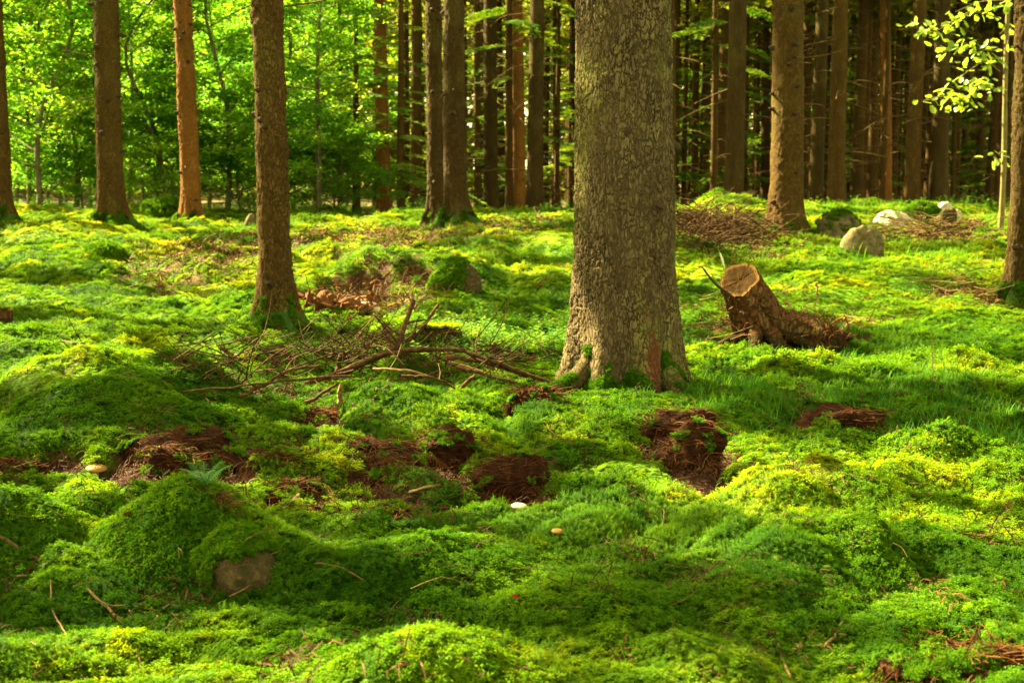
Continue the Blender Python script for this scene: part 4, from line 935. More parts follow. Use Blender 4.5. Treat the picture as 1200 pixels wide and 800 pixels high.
rim = V[-1]; cc = rim.mean(0); rings = []; vals = []
for q in (.995, .93, .85, .7, .5, .3, .12): rings.append(cc + (rim - cc) * q + nC * (.004 - .012 * (1 - q) + (.003 * noise3(np.arange(nu) * .5, np.full(nu, q * 6.0), np.zeros(nu), 4)))[:, None]); vals.append(np.full(nu, q))
mb = MB(); mb.add((np.array(rings) - np.array(B0)).reshape(-1, 3), grid_faces(nu, 7, True)); mb.add(np.vstack([rings[-1], cc + nC * -.006]) - np.array(B0), [[k, (k + 1) % nu, nu] for k in range(nu)])
cmesh = mb.mesh('cut_face', cut_mat()); a_ = cmesh.attributes.new('ring', 'FLOAT', 'POINT'); vv = np.concatenate(vals + [np.full(nu, .12), [0]]); a_.data.foreach_set('value', vv.astype(np.float32)[:len(cmesh.vertices)]); link('cut_face', cmesh, stump)
def rel(p): return tuple(np.array(p) - np.array(B0))
mb = MB(); s0, s1 = on_ray(850, 317, d0 - .14), on_ray(844, 295, d0 - .14); P = np.array([rel(s0), rel(np.array(s0) * .4 + np.array(s1) * .6), rel(s1)]); wv = np.array([.008, .003, 0])
mb.add(np.concatenate([P[0:1], P[1:2] - wv, P[1:2] + wv, P[2:3] - wv * .7, P[2:3] + wv * .7 + [0, 0, -.01], P[1:2] + [0, .015, 0], P[2:3] + [0, .015, 0]]), [[0, 1, 2], [0, 2, 5], [0, 5, 1]]); 
mb.add(np.concatenate([P[1:2] - wv, P[1:2] + wv, P[2:3] - wv * .7, P[2:3] + wv * .7 + [0, 0, -.01], P[1:2] + [0, .015, 0], P[2:3] + [0, .015, 0]]), [[0, 1, 3, 2], [1, 4, 5, 3], [4, 0, 2, 5]]); o = link('splinter', mb.mesh('splinter', rough_mat('fresh_splinter', [(.42, .38, .26), (.6, .55, .4)], 60, .2), False), stump); o['label'] = 'pale upright splinter on the sawn face'
rt = [((928, 384, .05), (948, 392, -.05), (966, 399, -.12), (984, 402, -.02), 46, 24, 'stump'), ((925, 395, -.08), (950, 404, -.2), (975, 408, -.22), (985, 407, -.2), 14, 4, 'stump'), ((872, 396, -.1), (855, 399, -.16), (842, 404, -.2), (830, 408, -.2), 12, 3, 'stump'),
      ((885, 392, -.12), (886, 404, -.24), (892, 409, -.26), (896, 411, -.26), 18, 3, 'stump'), ((905, 392, -.14), (912, 402, -.24), (918, 408, -.24), (922, 410, -.24), 18, 10, 'stump')]
for *P4, wa, wb, mt in rt:
    mb = MB(); tube(mb, spline([rel(on_ray(x, y, d0 + o_)) for x, y, o_ in P4], 18), np.linspace(wa / 2, wb / 2, 18) * px_m, 14, True, .10, wa); link('root', mb.mesh('root', M[mt]), stump)
me, v = rock_mesh('root_clump', M['soil'], 27 * px_m, .09, 17 * px_m, 91, .6, sub=5); link('root_clump', me, stump, rel(on_ray(962, 396, d0 - .05)))
mb = MB(); r = np.random.default_rng(8)
for k in range(320):                                                     # torn fibres at root end and foot
    x, y = (r.normal(968, 12), r.normal(394, 8)) if k < 250 else (r.normal(890, 26), r.normal(400, 5)); p0 = np.array(rel(on_ray(x, y, d0 - .12 + r.normal() * .05))); e = r.normal(size=3) * .045
    tube(mb, [p0, p0 + e * .6 + [0, 0, .012], p0 + e + [0, 0, -.01]], [.0035, .003, .0015], 3, False)
o = link('root_fibre', mb.mesh('root_fibre', M['fibre']), stump); o['kind'] = 'stuff'
mb = MB(); tube(mb, spline([rel(on_ray(858, 348, d0 - .15)), rel(on_ray(838, 332, d0 - .18)), rel(on_ray(822, 312, d0 - .2))], 8), np.linspace(.012, .004, 8), 6, True, .1); link('side_branch', mb.mesh('side_branch', M['stub']), stump)
for k in range(26):                                                      # pale broken splints on its flank
    x, y = r.uniform(850, 905), r.uniform(340, 372); p0 = np.array(rel(on_ray(x, y, d0 - .19 - r.uniform(0, .03))))
    mb = MB() if k == 0 else mb
    e = np.array([r.uniform(-.02, .03), -.004, r.uniform(-.018, .022)]); tube(mb, [p0, p0 + e], [.003, .0015], 3, False)
o = link('bark_splints', mb.mesh('bark_splints', M['pale_stick']), stump); o['kind'] = 'stuff'

# small old stumps
def low_stump(px, pyb, w, h, label, seed, mossn=160):
    b = at(px, pyb); R0 = w / 2 * b.y / F; hh = h * b.y / F; t = thing('old_stump', label, 'stump', b)
    th = np.linspace(0, 2 * np.pi, 40, endpoint=False); rows = []
    for f in np.linspace(-.4, 1, 9): rows.append(np.stack([np.cos(th) * R0 * (1.12 - .12 * f), np.sin(th) * R0 * .9 * (1.12 - .12 * f) + R0 * .9, np.full(40, f * hh)], 1) * (1 + .05 * np.cos(5 * th + f)[:, None] * [1, 1, 0]) + .004 * np.random.default_rng(seed).normal(size=(40, 3)))
    mb = MB(); mb.add(np.array(rows).reshape(-1, 3), grid_faces(40, 9, True)); link('bark', mb.mesh('bark', M['stump']), t)
    mb = MB(); mb.add(np.vstack([rows[-1] + [0, 0, .002], [[0, R0 * .9, hh + .004]]]), [[k, (k + 1) % 40, 40] for k in range(40)]); link('cut_face', mb.mesh('cut_face', M['wood_cut']), t)
    if mossn:
        r = np.random.default_rng(seed); q = np.sqrt(r.uniform(size=mossn)) * R0 * 1.0; a = r.uniform(0, 6.3, mossn)
        EXTRA.append((np.stack([b.x + np.cos(a) * q, b.y + R0 * .9 + np.sin(a) * q * .9, np.full(mossn, b.z + hh + .004)], 1), np.tile([0, 0, 1.0], (mossn, 1)) + r.normal(size=(mossn, 3)) * .2, r.uniform(.018, .03, mossn), .7 + .1 * r.normal(size=mossn)))
low_stump(515, 400, 46, 13, 'low flat stump with a bright moss lid in the sunlit clearing', 1, 220)
low_stump(-3, 386, 26, 22, 'small old stump cut by the left edge of the photo', 2, 20)

# rotten stump crumbling into chips
rb = at(392, 366); dr = rb.y; rot = thing('rotten_stump', 'rotten stump crumbled into a heap of orange-brown wood chips', 'stump', rb); RB = np.array(rb)
for (px, py, w, h, sd) in [(378, 350, 40, 32, 1), (362, 358, 18, 30, 2), (405, 360, 44, 20, 3), (437, 352, 22, 30, 4)]:
    b = at(px, py + h * .3); sx = w / 2.6 * dr / F; me, v = rock_mesh('wood_chunk', M['wood_rot'], sx, sx * .8, h / 2.4 * dr / F, 40 + sd, .8); link('wood_chunk', me, rot, np.array(b) + [0, sx * .3, .02] - RB)
def chip_mesh(seed):
    r = np.random.default_rng(seed); x = np.array([[-1, -.25, 0], [1, -.18, 0], [.8, .22, .02], [-.85, .3, 0], [-.9, -.2, .16], [.9, -.12, .14], [.75, .18, .2], [-.8, .22, .18]]) + r.normal(size=(8, 3)) * .06
    mb = MB(); mb.add(x, [[3, 2, 1, 0], [4, 5, 6, 7], [0, 1, 5, 4], [1, 2, 6, 5], [2, 3, 7, 6], [3, 0, 4, 7]]); return mb.mesh('wood_chip', M['wood_chip'], False)
CH = [chip_mesh(i) for i in range(5)]; r = np.random.default_rng(12)
for k in range(150):
    px, py = r.normal(395, 26), r.normal(354, 14)
    if k % 3 == 0: px, py = r.normal(436, 10), r.normal(350, 14)
    py = min(max(py, 326), 375); b = at(px, py + 6); o = link('wood_chip', CH[k % 5], rot, np.array(b) + [r.normal() * .02, r.normal() * .05, r.uniform(.02, .13)] - RB); s = r.uniform(.015, .042); o.scale = (s, s, s); o.rotation_euler = (r.normal() * .6, r.normal() * .5, r.uniform(0, 6.3))

# ------------------------------------------------------------------ torn clods of peat and roots
def clod(px, pyb, w, h, label, seed, nf=1300):
    b = at(px, pyb); sx = w / 2 * b.y / F; hh = h * b.y / F; sz = hh * .76; me, v = rock_mesh('peat_body', M['soil'], sx * 1.05, sx * .6, sz, 100 + seed, .75, sub=5)
    c = np.array(b) + [0, sx * .42, -hh * .08]; t = thing('peat_clod', label, 'clod', tuple(c), 'torn clods of peat in the moss'); link('peat_body', me, t)
    r = np.random.default_rng(seed); mb = MB(); top = v[:, 2].max()
    for _ in range(nf):                                                  # rootlets hanging out of the torn face and matted over the top
        i = r.integers(0, len(v)); p0 = v[i]; q = p0 / [sx, sx * .55, sz]
        if q[2] < -.15 or q[1] > .75: continue
        nn = q / (np.linalg.norm(q) + 1e-6); L = r.uniform(.02, .075) * (1 + sx); side = r.normal() * .8
        if q[2] > .72: tg = np.array([r.normal(), r.normal() * .7, .1 * r.normal()])
        else: tg = np.array([side, -.35 + .2 * r.normal(), -1.0 + .5 * r.normal()])
        tg /= np.linalg.norm(tg); p0 = p0 * 1.01; mid = p0 + tg * L * .5 + nn * L * r.uniform(.05, .3); e = p0 + tg * L + nn * L * r.uniform(-.1, .3)
        wd = r.uniform(.0007, .0018) * (1 + .05 * b.y); tube(mb, spline([p0, mid, e], 4), np.linspace(wd, wd * .5, 4), 3, False)
    o = link('root_fibre', mb.mesh('root_fibre', M['fibre']), t); o['kind'] = 'stuff'
    i = r.integers(0, len(v), 1500); q = v[i] / [sx, sx * .55, sz]; ok = (noise3(q[:, 0] * 2.3, q[:, 1] * 2.3, q[:, 2] * 2.3, seed + 60) > .42) & (q[:, 2] > .15); i = i[ok]; q = q[ok]
    EXTRA.append((v[i] + c, q / np.linalg.norm(q, axis=1)[:, None] + [0, 0, .5], r.uniform(.010, .022, len(i)) * (1 + .04 * b.y), .32 + .14 * r.normal(size=len(i))))
for k, a in enumerate([(612, 592, 116, 46, 'large dark clod of torn roots just above the white mushroom'), (785, 518, 86, 34, 'dark reddish peat bank at the right foot of the big trunk'), (815, 551, 72, 44, 'fibrous red-brown clod lowest of the two right of the big trunk foot'),
      (222, 543, 120, 34, 'broad dark peat bank above the little fern at left'), (190, 566, 60, 44, 'hollow dark clod left of the little fern'), (512, 552, 78, 42, 'fibrous brown clod between two moss cushions left of the big clod'), (372, 499, 62, 18, 'small dark clod below the brush pile'), (425, 541, 96, 26, 'long reddish peat bank right of the round moss cushion'),
      (985, 508, 108, 34, 'brown crumbly peat patch in the grass right of the big trunk'), (1128, 788, 110, 30, 'dark peat hollow with a root at the lower right corner'), (330, 545, 70, 18, 'dark strip of peat above the round moss cushion'), (455, 563, 62, 22, 'small dark clod under a moss cushion left of the big clod'), (12, 562, 44, 18, 'brown clod cut by the left edge of the photo'),
      (628, 478, 42, 24, 'small peat hollow beside the mossy root of the big trunk'), (345, 590, 54, 22, 'dark clod beneath the round moss cushion'), (310, 602, 70, 18, 'low peat strip left of the short upright stick'), (405, 608, 80, 16, 'low peat strip right of the short upright stick'), (248, 592, 40, 18, 'small red-brown clod right of the little fern'), (455, 606, 50, 14, 'flat brown peat patch below the pale stick')]):
    clod(*a, 10 + k)

# ------------------------------------------------------------------ branches and sticks
def stick(pts, w0, w1, mat, label, name='dead_branch', group=None, n=16, lift=0, seed=0, side=0, dd=None):
    """pts: (px, py[, depth offset]) ; depth from the ground under the first point, or DD"""
    g = [at(q[0], q[1]) for q in pts]
    d0_ = dd if dd else None; W_ = []
    for q, gg in zip(pts, g):
        if d0_: W_.append(on_ray(q[0], q[1], d0_ + (q[2] if len(q) > 2 else 0)))
        else: W_.append(gg + Vector((0, 0, lift)))
    o0 = W_[0]; dm = np.mean([q.y for q in W_]); P = spline([q - o0 for q in W_], n); r = np.random.default_rng(seed + int(pts[0][0])); P[1:-1] += r.normal(size=(n - 2, 3)) * .0004 * dm
    mb = MB(); tube(mb, P, np.linspace(w0, w1, n) / 2 * dm / F, 7, True, .07, seed)
    if side == 0: return tag(link(name, mb.mesh(name, M[mat]), None, o0), label, 'branch' if name == 'dead_branch' else 'twig', group)
    t = thing(name, label, 'branch' if name == 'dead_branch' else 'twig', o0, group); link('stem', mb.mesh('stem', M[mat]), t)
    for k in range(side):
        i = int(r.integers(2, n - 2)); e = np.array([r.normal() * .7, r.normal() * .5, abs(r.normal()) * .5]); e *= r.uniform(.06, .2) / np.linalg.norm(e) * dm / 6; mb = MB()
        tube(mb, spline([P[i], P[i] + e * .5 + r.normal(size=3) * .006, P[i] + e], 6), np.linspace(w0 * .35, w1 * .3, 6) / 2 * dm / F, 5, True); link('side_twig', mb.mesh('side_twig', M[mat]), t)
    return t
bp = 7.15; G = 'dead branches of the pile left of the big trunk'
for k, (pts, a, b_, mt, lab, sd) in enumerate([
    ([(258, 407, .1), (290, 428, .05), (312, 441, 0)], 4, 6, 'stick', 'dark branch end rising to the left at the left tip of the pile', 0),
    ([(283, 431, 0), (312, 440, 0), (350, 441, .05)], 4, 5, 'stick', 'short dark branch lying just under the left rising one', 1),
    ([(329, 404, .1), (340, 422, .05), (364, 438, 0)], 6, 6, 'stick', 'thick dark stub pointing up left in the left half of the pile', 0),
    ([(316, 416, .05), (324, 430, 0), (336, 440, 0)], 4, 5, 'stick', 'short dark stub left of the thick one', 0),
    ([(281, 464, -.15), (310, 450, -.1), (340, 434, 0), (375, 428, .1)], 4.5, 3, 'stick', 'brown branch slanting up right at the left front of the pile', 2),
    ([(215, 459, -.1), (290, 451, -.05), (350, 444, 0), (410, 441, .05)], 2.2, 3, 'stick', 'long low branch running left out of the pile', 3),
    ([(380, 449, -.1), (420, 428, -.05), (464, 406, 0), (474, 380, .1), (485, 352, .2)], 9, 5, 'stick', 'thick reddish branch rearing up as the tallest prong of the pile', 3),
    ([(462, 408, 0), (488, 392, .1), (514, 357, .2)], 6, 3, 'stick', 'branch forking off to the right of the tallest prong', 2),
    ([(458, 412, -.05), (454, 396, 0), (449, 379, 0)], 6, 5, 'stick', 'short upright stub left of the tallest prong', 0),
    ([(395, 436, -.05), (397, 424, -.02), (400, 411, 0)], 6, 4, 'stick', 'small dark upright peg in the middle of the pile', 0),
    ([(350, 452, -.05), (410, 432, 0), (450, 415, .05), (520, 409, .1)], 6, 4, 'stick', 'long branch arching over the mossy boulder', 3),
    ([(470, 410, .1), (530, 410, .1), (566, 419, .05), (646, 449, 0)], 5, 4, 'stick', 'long branch sloping down right toward the big trunk, topmost of the right bundle', 2),
    ([(532, 418, .1), (580, 428, .08), (642, 452, .05)], 5, 4, 'stick', 'second branch of the right bundle, just under the topmost', 2),
    ([(526, 424, .1), (570, 438, .05), (612, 447, .05)], 5, 3, 'pale_stick', 'pale branch in the right bundle with broken ends', 1),
    ([(535, 430, .05), (580, 442, .0), (625, 455, 0)], 4, 3, 'stick', 'lowest dark branch of the right bundle', 2),
    ([(536, 424, .3), (600, 425, .35), (668, 428, .4)], 4, 3, 'pale_stick', 'pale straight branch running level behind the right bundle', 0),
    ([(567, 420, .1), (574, 411, .1), (581, 402, .1)], 6, 5, 'stick', 'short stub pointing up right out of the right bundle', 0),
    ([(526, 461, -.3), (540, 453, -.3), (557, 440, -.3)], 6, 4, 'stick', 'short dark stub in front of the right bundle', 0),
    ([(437, 432, -.45), (480, 434, -.5), (530, 452, -.45)], 3, 2, 'pale_stick', 'thin pale twig bowed across the front of the mossy boulder', 2),
    ([(399, 473, -.35), (398, 462, -.35), (400, 450, -.35)], 6, 5, 'pale_stick', 'pale broken upright peg in front of the pile', 0),
    ([(358, 472, -.3), (374, 464, -.3), (394, 450, -.25)], 5, 3, 'stick', 'dark forked branch below the middle of the pile', 1),
    ([(398, 420, .1), (416, 398, .15), (442, 366, .2)], 3, 1.5, 'pale_stick', 'long thin pale switch leaning right above the pile', 0),
    ([(470, 440, -.5), (505, 442, -.5), (545, 462, -.4)], 3, 2, 'stick', 'thin twig curving under the mossy boulder front', 2),
    ([(420, 436, -.1), (433, 408, 0), (438, 388, .1)], 3, 2, 'stick', 'thin upright twig beside the small dark peg', 0)]):
    stick(pts, a * 1.1, b_ * 1.1, mt, lab, 'dead_branch', G, 14, 0, k, sd, at(*max(pts, key=lambda q: q[1])[:2]).y - .06)
bw = np.array(on_ray(526, 420, bp + .1)); me, v = rock_mesh('wood_block', M['wood_rot'], .025, .03, .035, 66, .3, sub=3); tag(link('wood_block', me, None, bw), 'small broken reddish block of wood at the start of the right bundle', 'wood block')
# fine brushwood in and around the pile (past counting)
def brush(name, region, n, L, w, seed, mat='dead', rise=.5):
    r = np.random.default_rng(seed); mb = MB()
    for _ in range(n):
        q = region[int(r.integers(len(region)))]; px, py = r.normal(q[0], q[2]), r.normal(q[1], q[3]); b = np.array(at(px, min(py, 800))); l = L * r.uniform(.4, 1.2); a = r.choice([0, math.pi]) + r.normal() * .9
        d = np.array([math.cos(a), math.sin(a) * .8, abs(r.normal()) * rise * .5]); z = np.array([0, 0, r.uniform(.03, .15)]); s = r.normal(size=3) * l * .08
        tube(mb, spline([b + z, b + z + d * l * .5 + s, b + z + d * l + s * .3], 5), np.linspace(w, w * .4, 5), 3, False)
    o = link(name, mb.mesh(name, M[mat])); o['kind'] = 'stuff'; return o
brush('brushwood', [(330, 446, 45, 7), (400, 440, 30, 8), (440, 425, 22, 8), (590, 440, 35, 7), (500, 448, 25, 7), (260, 458, 25, 5)], 260, .28, .0042, 1, 'stick', .9)
brush('brushwood', [(835, 276, 28, 9), (860, 284, 25, 8), (810, 270, 12, 8)], 520, .5, .006, 2, 'stick', .6)
brush('brushwood', [(1075, 282, 34, 5), (1095, 274, 30, 5)], 160, .5, .006, 3, 'dead', .3)
brush('brushwood', [(628, 232, 18, 6), (650, 238, 12, 5)], 90, .7, .006, 4, 'dead', 1.6)
brush('fallen_twigs', [(700, 640, 320, 80), (250, 700, 160, 60), (950, 680, 170, 70), (1000, 430, 110, 40), (300, 540, 160, 30), (200, 330, 130, 40)], 170, .10, .0011, 5, 'dead', .3)
brush('fallen_twigs', [(930, 395, 60, 12), (845, 395, 18, 12), (1130, 345, 30, 8)], 120, .3, .003, 6, 'pale_stick', .4)
G2 = 'sticks on the brushwood heap'
for k, (pts, a, b_, lab) in enumerate([([(826, 268), (832, 258), (836, 250)], 3, 2.5, 'pale peg sticking up left on the brushwood heap'), ([(861, 262), (861, 252), (861, 243)], 3, 2.5, 'pale straight peg standing on top of the brushwood heap'), ([(830, 268), (852, 262), (874, 257)], 3, 2.5, 'pale stick lying aslant across the top of the brushwood heap'),
      ([(795, 280), (803, 270), (815, 262)], 3, 2, 'thin pale stick at the left end of the brushwood heap'), ([(812, 281), (840, 272), (880, 268)], 3, 2, 'long twig across the middle of the brushwood heap'), ([(888, 290), (905, 288), (925, 285)], 3, 2, 'pale twig lying at the foot of the thick boulder spruce'), ([(880, 282), (884, 292), (888, 298)], 3, 2, 'short pale twig hanging off the right end of the brushwood heap')]):
    stick(pts, a, b_, 'pale_stick', lab, 'dead_branch', G2, 10, 0, 60 + k, 0, at(840, 283).y + .2)
# single twigs on the moss
for k, (pts, a, b_, mt, lab, sd) in enumerate([
    ([(72, 402), (100, 409), (142, 424), (178, 447)], 2, 3.5, 'stick', 'long dark bent twig behind the big left moss mound', 3),
    ([(-5, 632), (45, 664), (100, 698), (146, 742)], 6, 3, 'dead', 'long brown twig slanting down the lower left moss', 3),
    ([(0, 758), (20, 748), (44, 743), (58, 748)], 4, 3, 'dead', 'curved brown twig near the lower left corner', 0), ([(138, 646), (142, 626), (154, 610)], 4, 3, 'stick', 'short reddish-tipped twig on the lower left moss', 0),
    ([(166, 792), (160, 766), (166, 752), (202, 772)], 3, 2, 'dead', 'hooked thin twig at the bottom left', 0), ([(326, 610), (340, 596), (351, 584)], 7, 6, 'pale_stick', 'short stout pale stick standing aslant in the peat', 0),
    ([(480, 583), (515, 573), (550, 570)], 4, 4, 'pale_stick', 'pale stick lying on peat left of the big clod', 0), ([(512, 776), (542, 782), (572, 802)], 5, 5, 'pale_stick', 'pale bent stick on the bottom moss cushion', 0), ([(588, 782), (612, 790), (645, 800)], 4, 3, 'dead', 'brown twig at the bottom edge right of the bent pale stick', 0),
    ([(604, 655), (632, 663), (653, 679)], 4, 3, 'dead', 'short brown twig below the small tan mushroom', 0), ([(540, 636), (565, 628), (595, 634)], 3, 2, 'dead', 'thin arched twig left of the white mushroom below the clods', 0), ([(698, 620), (704, 632), (716, 645)], 3, 2, 'dead', 'short thin twig right of the small tan mushroom', 1),
    ([(770, 580), (778, 600), (776, 626)], 2, 2, 'dead', 'thin upright dry stalk on the moss right of the big clod', 0), ([(886, 702), (940, 702), (1006, 708)], 3, 2, 'stick', 'long thin reddish twig through the starry twig knot at lower right', 4), ([(965, 766), (978, 752), (988, 736)], 4, 4, 'pale_stick', 'short pale stick leaning right, lower right', 0),
    ([(910, 762), (918, 780), (926, 802)], 4, 3, 'pale_stick', 'short pale twig running off the bottom edge at right', 0), ([(1120, 752), (1150, 774), (1205, 788)], 5, 9, 'pale_stick', 'thick pale root coming out of the lower right peat hollow', 0), ([(888, 745), (903, 747), (918, 754)], 6, 6, 'stick', 'short orange-brown stick in the lower right moss', 0),
    ([(970, 684), (1000, 682), (1032, 686)], 3, 2, 'dead', 'thin level twig above the starry twig knot', 0), ([(1110, 620), (1150, 628), (1190, 641)], 3, 2, 'dead', 'thin twig sloping right near the right edge', 0), ([(370, 667), (400, 674), (430, 690)], 3, 2, 'dead', 'thin twig right of the bare stone face at lower left', 0),
    ([(255, 790), (290, 786), (335, 792)], 4, 3, 'dead', 'brown twig along the bottom edge, left', 0), ([(700, 780), (735, 768), (800, 772)], 3, 2, 'dead', 'thin brown twig near the bottom centre', 0), ([(960, 748), (1020, 742), (1070, 744)], 2, 2, 'dead', 'faint long twig in the lower right moss', 0),
    ([(545, 672), (590, 690), (620, 694)], 2, 2, 'dead', 'thin twig in front of the red leaf', 1), ([(1045, 322), (1090, 336), (1150, 350)], 2, 3, 'dead', 'long thin twig lying left of the spruce at the right edge', 2), ([(835, 440), (870, 432), (905, 415)], 3, 2, 'pale_stick', 'thin twig on the grass below the leaning stump', 1),
    ([(930, 506), (942, 495), (955, 485)], 3, 2, 'dead', 'short twig at the left end of the crumbly peat patch', 0), ([(985, 372), (1005, 376), (1035, 384)], 4, 3, 'pale_stick', 'reddish branch pointing right behind the stump root', 0), ([(665, 470), (640, 500), (690, 540)], 1.5, 1.5, 'dead', 'hair-thin twig looping before the big trunk', 0),
    ([(80, 755), (62, 720), (60, 690)], 2, 1.5, 'pale_stick', 'thin pale upright straw on the lower left moss', 0)]):
    stick(pts, a, b_, mt, lab, 'twig', None, 14, .012, 200 + k, sd)
for px, py, top, lab in [(1093, 452, 388, 'upright dry stalk with a fluffy pale head in the grass at right'), (958, 348, 331, 'short pale peg behind the leaning stump')]:
    b = at(px, py); stick([(px, py), (px - 1, (py + top) / 2), (px - 1, top)], 1.3, .8 if top != 331 else 3.2, 'pale_stick', lab, 'dry_stalk', None, 8, 0, px, 0, b.y)

# ------------------------------------------------------------------ mushrooms, little fern, fallen leaves
def lathe(mb, prof, n=24):
    th = np.arange(n) * 2 * np.pi / n; mb.add([[r_ * math.cos(t), r_ * math.sin(t), z] for r_, z in prof for t in th], grid_faces(n, len(prof), True))
def mush(px, pyb, w, h, mat, label, tilt=.1):
    b = at(px, pyb); R = w / 2 * b.y / F; hh = h * b.y / F; t = thing('mushroom', label, 'mushroom', b + Vector((0, 0, hh * (.3 if w > 22 else .35)))); t.rotation_euler = (tilt, tilt * .7, 0)
    mb = MB(); lathe(mb, [(R * .28, -hh * .6), (R * .24, hh * .1), (R * .22, hh * .5), (R * .30, hh * .66)]); link('stem', mb.mesh('stem', M[mat[1]]), t)
    mb = MB(); lathe(mb, [(R * .2, hh * .62), (R * .7, hh * .58), (R * .98, hh * .62), (R, hh * .72), (R * .85, hh * .86), (R * .5, hh * .97), (R * .15, hh), (.0001, hh)]); link('cap', mb.mesh('cap', M[mat[0]]), t)
M['cap_tan'] = rough_mat('mushroom_tan', [(.16, .085, .025), (.26, .15, .05)], 30, .1, .5); M['cap_white'] = rough_mat('mushroom_cream', [(.30, .25, .17), (.42, .37, .27)], 30, .1, .5)
mush(113, 564, 25, 15, ('cap_tan', 'cap_white'), 'tan mushroom with flat cap on the moss at left'); mush(608, 604, 20, 9, ('cap_white', 'cap_white'), 'flat white mushroom cap below the large dark clod'); mush(653, 632, 15, 9, ('cap_tan', 'cap_tan'), 'small tan mushroom in the moss right of the white one')
def little_fern(px, pyb, h, label, seed, nfr=7):
    b = at(px, pyb); t = thing('little_fern', label, 'fern', b); r = np.random.default_rng(seed); L = h * b.y / F
    for k in range(nfr):
        a = k * 6.28 / nfr + r.normal() * .2; d = np.array([math.cos(a), math.sin(a), 0]); s = np.array([-d[1], d[0], 0]); mb = MB(); P = [d * L * .7 * f + [0, 0, L * (1.1 * f - .55 * f * f) + .02] for f in np.linspace(0, 1, 16)]
        tube(mb, P, np.linspace(.0016, .0006, 16), 3, False)
        for i in range(3, 16):
            for sg in (-1, 1):
                l = L * .28 * (1 - abs(i - 6) / 11); e = P[i] + s * sg * l + d * l * .25 - [0, 0, l * .1]; w = d * l * .16; mb.add([P[i] - w, P[i] + w, e], [[0, 1, 2]])
        link('frond', mb.mesh('frond', M['fern'], False), t)
M['fern'] = leaf_mat('fern_frond', [(.3, (.03, .15, .03)), (.7, (.07, .22, .04))], None, .4, .5)
little_fern(241, 580, 46, 'little bright green fern rising from the peat at left', 1)
def leaf_on(px, py, w, col, label, seed):
    b = at(px, py); me = leaf_flake(seed).copy(); me.materials.clear(); me.materials.append(rough_mat('fallen_leaf_%d' % seed, [tuple(c * .7 for c in col), col], 40, .3, .6)); o = tag(link('fallen_leaf', me, None, b + Vector((0, -.01, .022)), (.5, .3, seed)), label, 'leaf'); s = w * b.y / F; o.scale = (s, s, s)
leaf_on(605, 710, 17, (.20, .012, .014), 'dark red leaf lying on the moss near the bottom centre', 1); leaf_on(42, 768, 22, (.42, .30, .2), 'pale curled leaf on the moss in the lower left corner', 2); leaf_on(152, 611, 12, (.36, .07, .03), 'orange-red leaf caught on a short twig at lower left', 3)
leaf_on(1098, 545, 13, (.35, .12, .03), 'orange-brown leaf on the moss near the right edge', 4); leaf_on(818, 586, 10, (.34, .1, .04), 'small orange leaf on the moss below the fibrous clod', 5); leaf_on(725, 455, 10, (.36, .13, .06), 'small orange leaf on moss at the big trunk foot', 6); leaf_on(1032, 588, 12, (.3, .06, .02), 'rust-red leaf on moss right of the yellow cushion', 7)

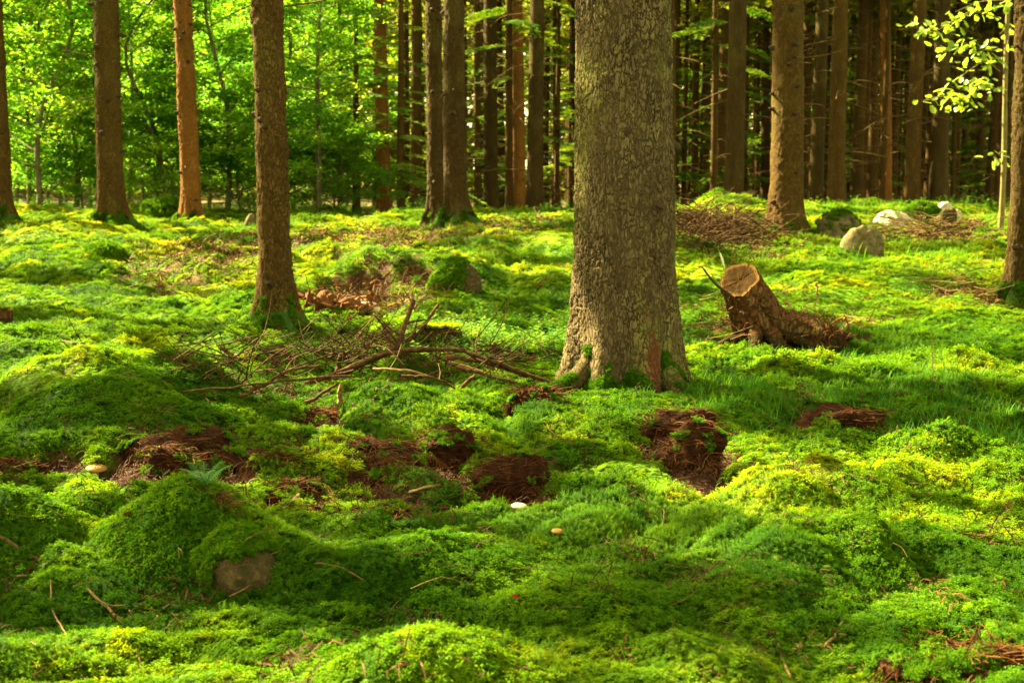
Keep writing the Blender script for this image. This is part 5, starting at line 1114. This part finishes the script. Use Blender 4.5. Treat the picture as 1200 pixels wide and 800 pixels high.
# ------------------------------------------------------------------ moss, grass, low plants, needles
moss_now()
def region_mask(L, X, Y): return ell_mask([_ell(*q, H) for q in L], X, Y, .6, 77)
def scatter_region(name, y0, y1, s, reg, coll, nk, size, tint, seed, keep=1.0, xs=.5):
    X, Y = spread(y0, y1, s); m = region_mask(reg, X, Y) if reg else np.ones(len(X)); k = RNG.uniform(size=len(X)) < m * keep; X, Y = X[k], Y[k]; n = len(X)
    nn = np.tile([0, 0, 1.0], (n, 1)) + RNG.normal(size=(n, 3)) * .12; ti = tint(X, Y, n); scatter(name, np.stack([X, Y, H(X, Y)], 1), nn, size * RNG.uniform(.55, 1.3, n), RNG.integers(0, nk, n), ti, coll)
scatter_region('grass', 5.0, 12.0, .05, [(1090, 470, 130, 42), (870, 470, 90, 26), (1000, 430, 110, 24), (960, 400, 50, 12), (780, 450, 60, 14)], GRASS, 5, .085, lambda X, Y, n: .25 + .22 * noise2(X * 1.5, Y * 1.5, 5) + RNG.normal(size=n) * .15 + .25 * (RNG.uniform(size=n) < .06), 1, .85)
scatter_region('grass', 12.0, 26.0, .12, [(1030, 250, 110, 10), (1160, 258, 60, 14), (1080, 300, 110, 18), (940, 252, 50, 8), (355, 262, 60, 8), (850, 300, 60, 12)], GRASS, 5, .12, lambda X, Y, n: .6 + .2 * noise2(X, Y, 5) + RNG.normal(size=n) * .12, 2, .8)
scatter_region('grass', 8.0, 14.0, .09, [(350, 395, 60, 12), (390, 300, 60, 14), (120, 300, 120, 30), (420, 330, 60, 20)], GRASS, 5, .07, lambda X, Y, n: .35 + RNG.normal(size=n) * .15, 3, .7)
scatter_region('whortleberry', 7.2, 10.5, .07, [(560, 398, 110, 26), (600, 420, 60, 14), (470, 385, 30, 10)], PLANT, 4, .10, lambda X, Y, n: .5 + RNG.normal(size=n) * .25, 4, .6)
scatter_region('whortleberry', 22.5, 34.0, .35, None, PLANT, 4, .24, lambda X, Y, n: .4 + RNG.normal(size=n) * .25, 5, .45)
X, Y = spread(2.3, 9, .03); so_ = np.maximum(soil_mask(X, Y), .8 * ell_mask(LITTER, X, Y, .9)); k = RNG.uniform(size=len(X)) < np.maximum(so_ * .75, .025 + .3 * sstep(.35, .75, noise2(X * 3.3, Y * 3.3, 95))); X, Y = X[k], Y[k]; n = len(X)
scatter('needle_litter', np.stack([X, Y, H(X, Y) + np.where(so_[k] > .3, .004, .022)], 1), normals(X, Y) + RNG.normal(size=(n, 3)) * .3, RNG.uniform(.03, .065, n), RNG.integers(0, 4, n), .14 + .2 * RNG.normal(size=n), LITT)
X, Y = spread(9, 25, .09); so_ = ell_mask(LITTER, X, Y, .9); k = RNG.uniform(size=len(X)) < np.maximum(so_ * .8, .012); X, Y = X[k], Y[k]; n = len(X)
scatter('needle_litter', np.stack([X, Y, H(X, Y) + .01], 1), normals(X, Y) + RNG.normal(size=(n, 3)) * .3, RNG.uniform(.07, .16, n), RNG.integers(0, 4, n), .45 + .25 * RNG.normal(size=n), LITT)
